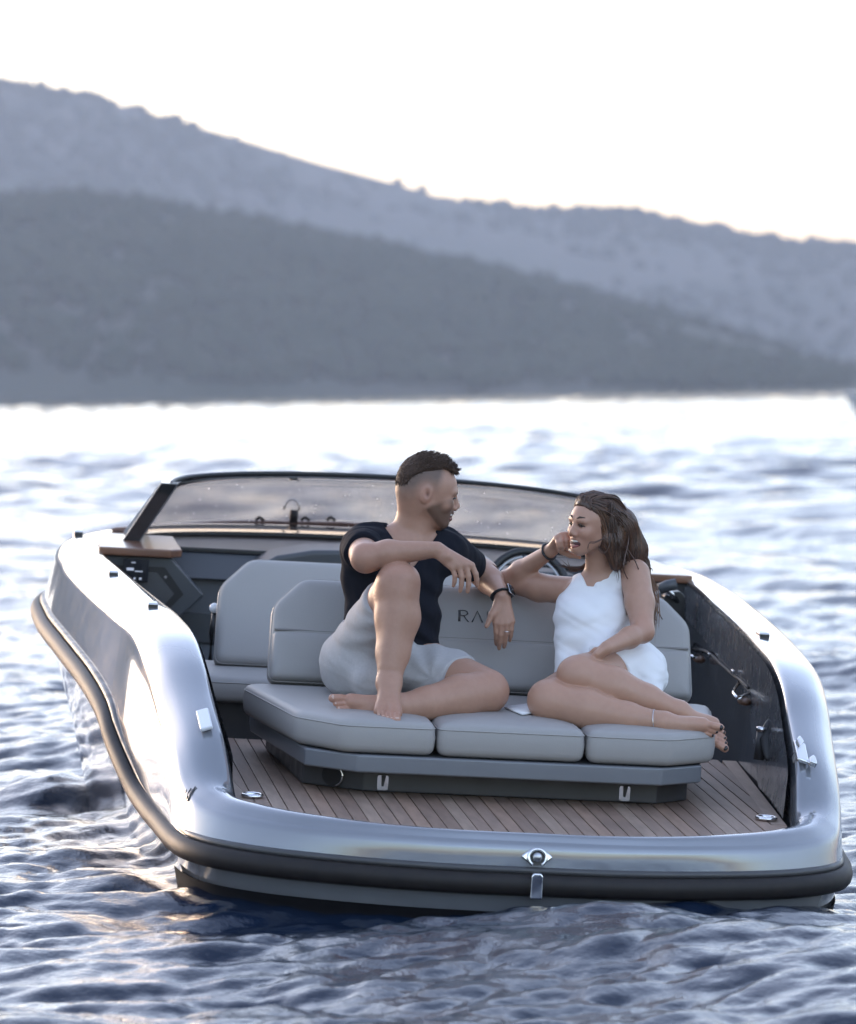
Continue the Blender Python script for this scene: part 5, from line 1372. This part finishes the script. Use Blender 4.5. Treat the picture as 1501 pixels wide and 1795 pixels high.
    face = A_ - np.interp(B_.ravel(), [-80, -40, -10, 8, 18, 25, 32, 60], [-4, 3, 14, 24, 34, 46, 60, 66]).reshape(B_.shape)
    hv.cut((face * q).astype(np.float32), .012)
    hv.D = (hv.D + .0025 * wob(gx * 1.0, gy, gz * .35, 14, 150)).astype(np.float32)
    Vh, Fh = hv.mesh()
    r = np.random.default_rng(5)
    VV, FF, CC = [Vh], [Fh], [np.tile((.050, .026, .016), (len(Vh), 1))]
    off = len(Vh)
    def lock(pts, rad, colr, n=14):
        nonlocal off
        Pn = cr(np.array(pts), 5); tp = np.sin(np.linspace(.35, math.pi - .05, len(Pn))) ** .6
        Vt, Ft = tube(Pn, rad, 4, taper=tp)
        Ft = np.array([q_ for q_ in Ft if len(q_) == 4])
        VV.append(Vt); FF.append(Ft + off); CC.append(np.tile(colr, (len(Vt), 1))); off += len(Vt)
    base_c = np.array([.066, .033, .020])
    gD = np.gradient(hv.D, hv.h)
    gV = [Vol.__new__(Vol) for _ in range(3)]
    for gi, arr in zip(gV, gD): gi.h, gi.lo, gi.n, gi.D = hv.h, hv.lo, hv.n, arr
    def field(Q): return hv.sample(Q), np.stack([gi.sample(Q) for gi in gV], 1)
    seeds = Vh[r.integers(0, len(Vh), 2800)]
    Q = seeds.copy(); tracks = [Q.copy()]
    for st_ in range(11):                              # comb strands over the surface: back off the face, then down
        dd, nn_ = field(Q); nn_ /= np.linalg.norm(nn_, axis=1, keepdims=True) + 1e-6
        hb = (Q - Cc) @ u / q
        flow = -f[None] * np.clip(.2 + hb[:, None] / 45, 0, 1) + (-EU[None] + .12 * ER[None]) * np.clip(1.1 - hb[:, None] / 50, .1, 1.2)
        flow = flow + .16 * np.sin(Q[:, [1, 2, 0]] * 60 + np.arange(len(Q))[:, None] * 1.7)
        flow -= nn_ * (flow * nn_).sum(1, keepdims=True); flow /= np.linalg.norm(flow, axis=1, keepdims=True) + 1e-6
        Q = Q + flow * .016; dd, nn_ = field(Q); nn_ /= np.linalg.norm(nn_, axis=1, keepdims=True) + 1e-6
        Q = Q - nn_ * np.clip(dd - .0016, -.012, .012)[:, None]; tracks.append(Q.copy())
    tracks = np.stack(tracks, 1)
    for tk in tracks:
        cc_ = base_c * r.uniform(.5, 1.5) + np.array([.055, .022, .006]) * (r.random() < .25)
        tp = np.sin(np.linspace(.3, math.pi - .1, len(tk))) ** .6
        Vt, Ft = tube(tk, r.uniform(.0016, .0034), 4, taper=tp)
        Ft = np.array([q_ for q_ in Ft if len(q_) == 4]); VV.append(Vt); FF.append(Ft + off); CC.append(np.tile(cc_, (len(Vt), 1))); off += len(Vt)
    for k_ in range(260):
        t = r.random(); sd = r.normal()
        # root on the hair line from forehead over the crown, fall over the side, back and shoulder
        side = np.clip(r.normal(.35, .55), -1, 1)
        a0_ = 30 * (1 - t) - 20 * t
        rt = P(a0_, np.sqrt(max(0, 1 - ((a0_ + 8) / 56) ** 2)) * 51 * math.cos(side * .9) + 4, 46 * math.sin(side * .9))
        m1_ = P(a0_ - 22 - 8 * r.random(), 38 * math.cos(side) + 3 * r.normal(), 52 * math.sin(side * 1.1) + 3 * r.normal())
        m2_ = P(-30 - 22 * r.random(), -8 + 8 * r.normal(), 44 * np.clip(side, -1, 1) + 4 * r.normal())
        e1_ = at(1098 + 15 * r.normal(), 985 + 12 * r.normal(), 1.44 + .05 * r.normal())
        e2_ = at(1125 + 9 * r.normal(), 1050 + 25 * r.normal(), 1.50 + .03 * r.normal())
        e3_ = e2_ + np.array([.006 * r.normal() + .01, .01 * r.normal(), -.05 * r.random()])
        cc_ = base_c * r.uniform(.55, 1.5) + np.array([.05, .02, .006]) * (r.random() < .22)
        lock([rt, m1_, m2_, e1_, e2_, e3_], r.uniform(.0014, .0030), cc_)
    # locks falling in front of the shoulder and loose curls by the cheek
    for k_ in range(90):
        rt = P(10 - 12 * r.random(), 34 + 8 * r.normal(), 40 + 3 * r.normal()); m1_ = P(-6 + 4 * r.normal(), 2 + 6 * r.normal(), 48 + 3 * r.normal())
        m2_ = at(1076 + 6 * r.normal(), 960 + 5 * r.normal(), 1.32 + .012 * r.normal()); e = at(1082 + 7 * r.normal(), 992 + 9 * r.normal(), 1.33 + .012 * r.normal())
        lock([rt, m1_, m2_, e], r.uniform(.0012, .0026), base_c * r.uniform(.5, 1.3))
    for k_ in range(130):      # volume swept back off the forehead
        s1 = r.uniform(-1, 1)
        lock([P(46 - 7 * abs(s1), 23 + 2.5 * r.normal(), 27 * s1), P(47 - 8 * abs(s1), 40 + 4 * r.normal(), 22 * s1), P(12, 54 + 3 * r.normal(), 26 * s1), P(-20, 51 + 3 * r.normal(), 32 * s1), P(-44, 34, 38 * s1)], r.uniform(.0018, .0038), base_c * r.uniform(.6, 1.7))
    curl1 = [at(1068, 930, 1.30), at(1058, 944, 1.28), at(1043, 952, 1.27), at(1033, 953, 1.27), at(1030, 962, 1.27), at(1033, 968, 1.275)]
    curl2 = [at(1070, 945, 1.30), at(1066, 962, 1.29), at(1058, 971, 1.285), at(1050, 964, 1.285), at(1049, 956, 1.285)]
    for j in range(3):
        lock([p + np.array([.002, .002, .003]) * j for p in curl1], .0009, base_c); lock([p + np.array([.002, .002, .003]) * j for p in curl2], .0010, base_c)
    for j in range(26):        # strands blown under the chin and behind the neck
        lock([at(1046 + 3 * r.normal(), 975, 1.50), at(1026 + 3 * r.normal(), 992 + 3 * r.normal(), 1.50), at(1005 + 5 * r.normal(), 997 + 3 * r.normal(), 1.48), at(984 + 8 * r.normal(), 988 + 4 * r.normal(), 1.47)] if j % 2 else
             [at(1040, 965, 1.5), at(1030, 1000, 1.49), at(1026 + 2 * r.normal(), 1020 + 6 * r.random(), 1.47)], r.uniform(.0012, .0024), base_c * r.uniform(.7, 1.4))
    for j in range(90):        # fly-away ends beside the arm, sunlight painted in as paler brown
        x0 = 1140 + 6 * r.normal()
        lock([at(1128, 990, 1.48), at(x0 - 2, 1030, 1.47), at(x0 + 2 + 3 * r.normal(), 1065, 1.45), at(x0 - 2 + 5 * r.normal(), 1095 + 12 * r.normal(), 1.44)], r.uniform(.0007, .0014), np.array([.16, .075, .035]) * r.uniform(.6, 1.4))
    pmesh('hair', np.concatenate(VV), np.concatenate(FF), M_HAIRW, root, base, np.concatenate(CC))
build_woman()

# ------------------------------------------------------------------ another boat, far off to the right
def build_far_boat():
    M_W = mat('far_white_hull', (.72, .72, .72), .35, coat=.5); M_C = mat('far_cabin', (.62, .60, .58), .4); M_D = mat('far_canopy', (.05, .055, .065), .7); M_G = mat('far_window', (.03, .035, .045), .1)
    Mx = Matrix.Translation((19.2, 236.0, 0.02)) @ Matrix.Rotation(math.radians(8), 4, 'Z')
    t = thing('cabin_boat', 'blurred white cabin boat far away on the open water', 'boat', Mx)
    n = 25; s = np.linspace(0, 1, n); rows = []
    for x in s:
        w = 1.05 * (1 - max(0, (.28 - x) / .28) ** 2 * .98); zt = .95 + .28 * (1 - x) ** 2; X = 6.4 * x
        X0 = X + .55 * (1 - x) ** 3
        rows.append([(X, -w, zt), (X, -w * .98, zt - .15), (X0, -w * .86, .15), (X0 + .1, -w * .7, -.25), (X0 + .1, w * .7, -.25), (X0, w * .86, .15), (X, w * .98, zt - .15), (X, w, zt)])
    V = np.array(rows); m_ = V.shape[1]; Fq = [tuple(q) for q in grid_faces(n, m_)]
    Fq += [tuple((n - 1) * m_ + k for k in range(m_))]
    Fq += [(i * m_, i * m_ + m_ - 1, (i + 1) * m_ + m_ - 1, (i + 1) * m_) for i in range(n - 1)]
    K1 = 1 / K
    def o_(name, vf, mm, p, bev=0): return obj(name, (np.asarray(vf[0], float) * K1, vf[1]), mm, p, bevel=bev)
    hu = o_('hull', (V.reshape(-1, 3), Fq), M_W, t)
    o_('rub_rail', tube([tuple(r_[1] + np.array([0, -.02, 0])) for r_ in V], .05, 6), M_D, t)
    ca = o_('cabin', prism([(1.5, .95), (2.0, 1.62), (4.1, 1.66), (4.3, .95)], (1, 0, 0), (0, 0, 1), (0, 1.5, 0), (0, -.75, 0)), M_C, t, .04)
    o_('cabin_roof', prism([(1.8, 1.64), (1.9, 1.72), (4.5, 1.74), (4.6, 1.67)], (1, 0, 0), (0, 0, 1), (0, 1.7, 0), (0, -.85, 0)), M_D, t, .02)
    for x0, x1 in ((2.05, 2.6), (2.75, 3.3), (3.45, 3.95)):
        w_ = o_('window', box_mesh(x0, x1, -.775, -.752, 1.22, 1.52), M_G, t)
        o_('window_frame', tube([(x0, -.785, 1.22), (x1, -.785, 1.22), (x1, -.785, 1.52), (x0, -.785, 1.52)], .02, 5, closed=True), M_W, w_)
    o_('outboard_motor', prism([(6.35, .2), (6.35, 1.2), (6.75, 1.25), (6.8, .8), (6.6, .2)], (1, 0, 0), (0, 0, 1), (0, .4, 0), (0, -.2, 0)), M_D, t, .05)
    o_('bow_rail', tube([(0.25, -.25, 1.25), (.3, -.3, 1.62), (1.3, -.85, 1.55), (2.0, -.98, 1.45), (2.05, -.98, 1.05)], .02, 6), M_STEEL, t)
build_far_boat()
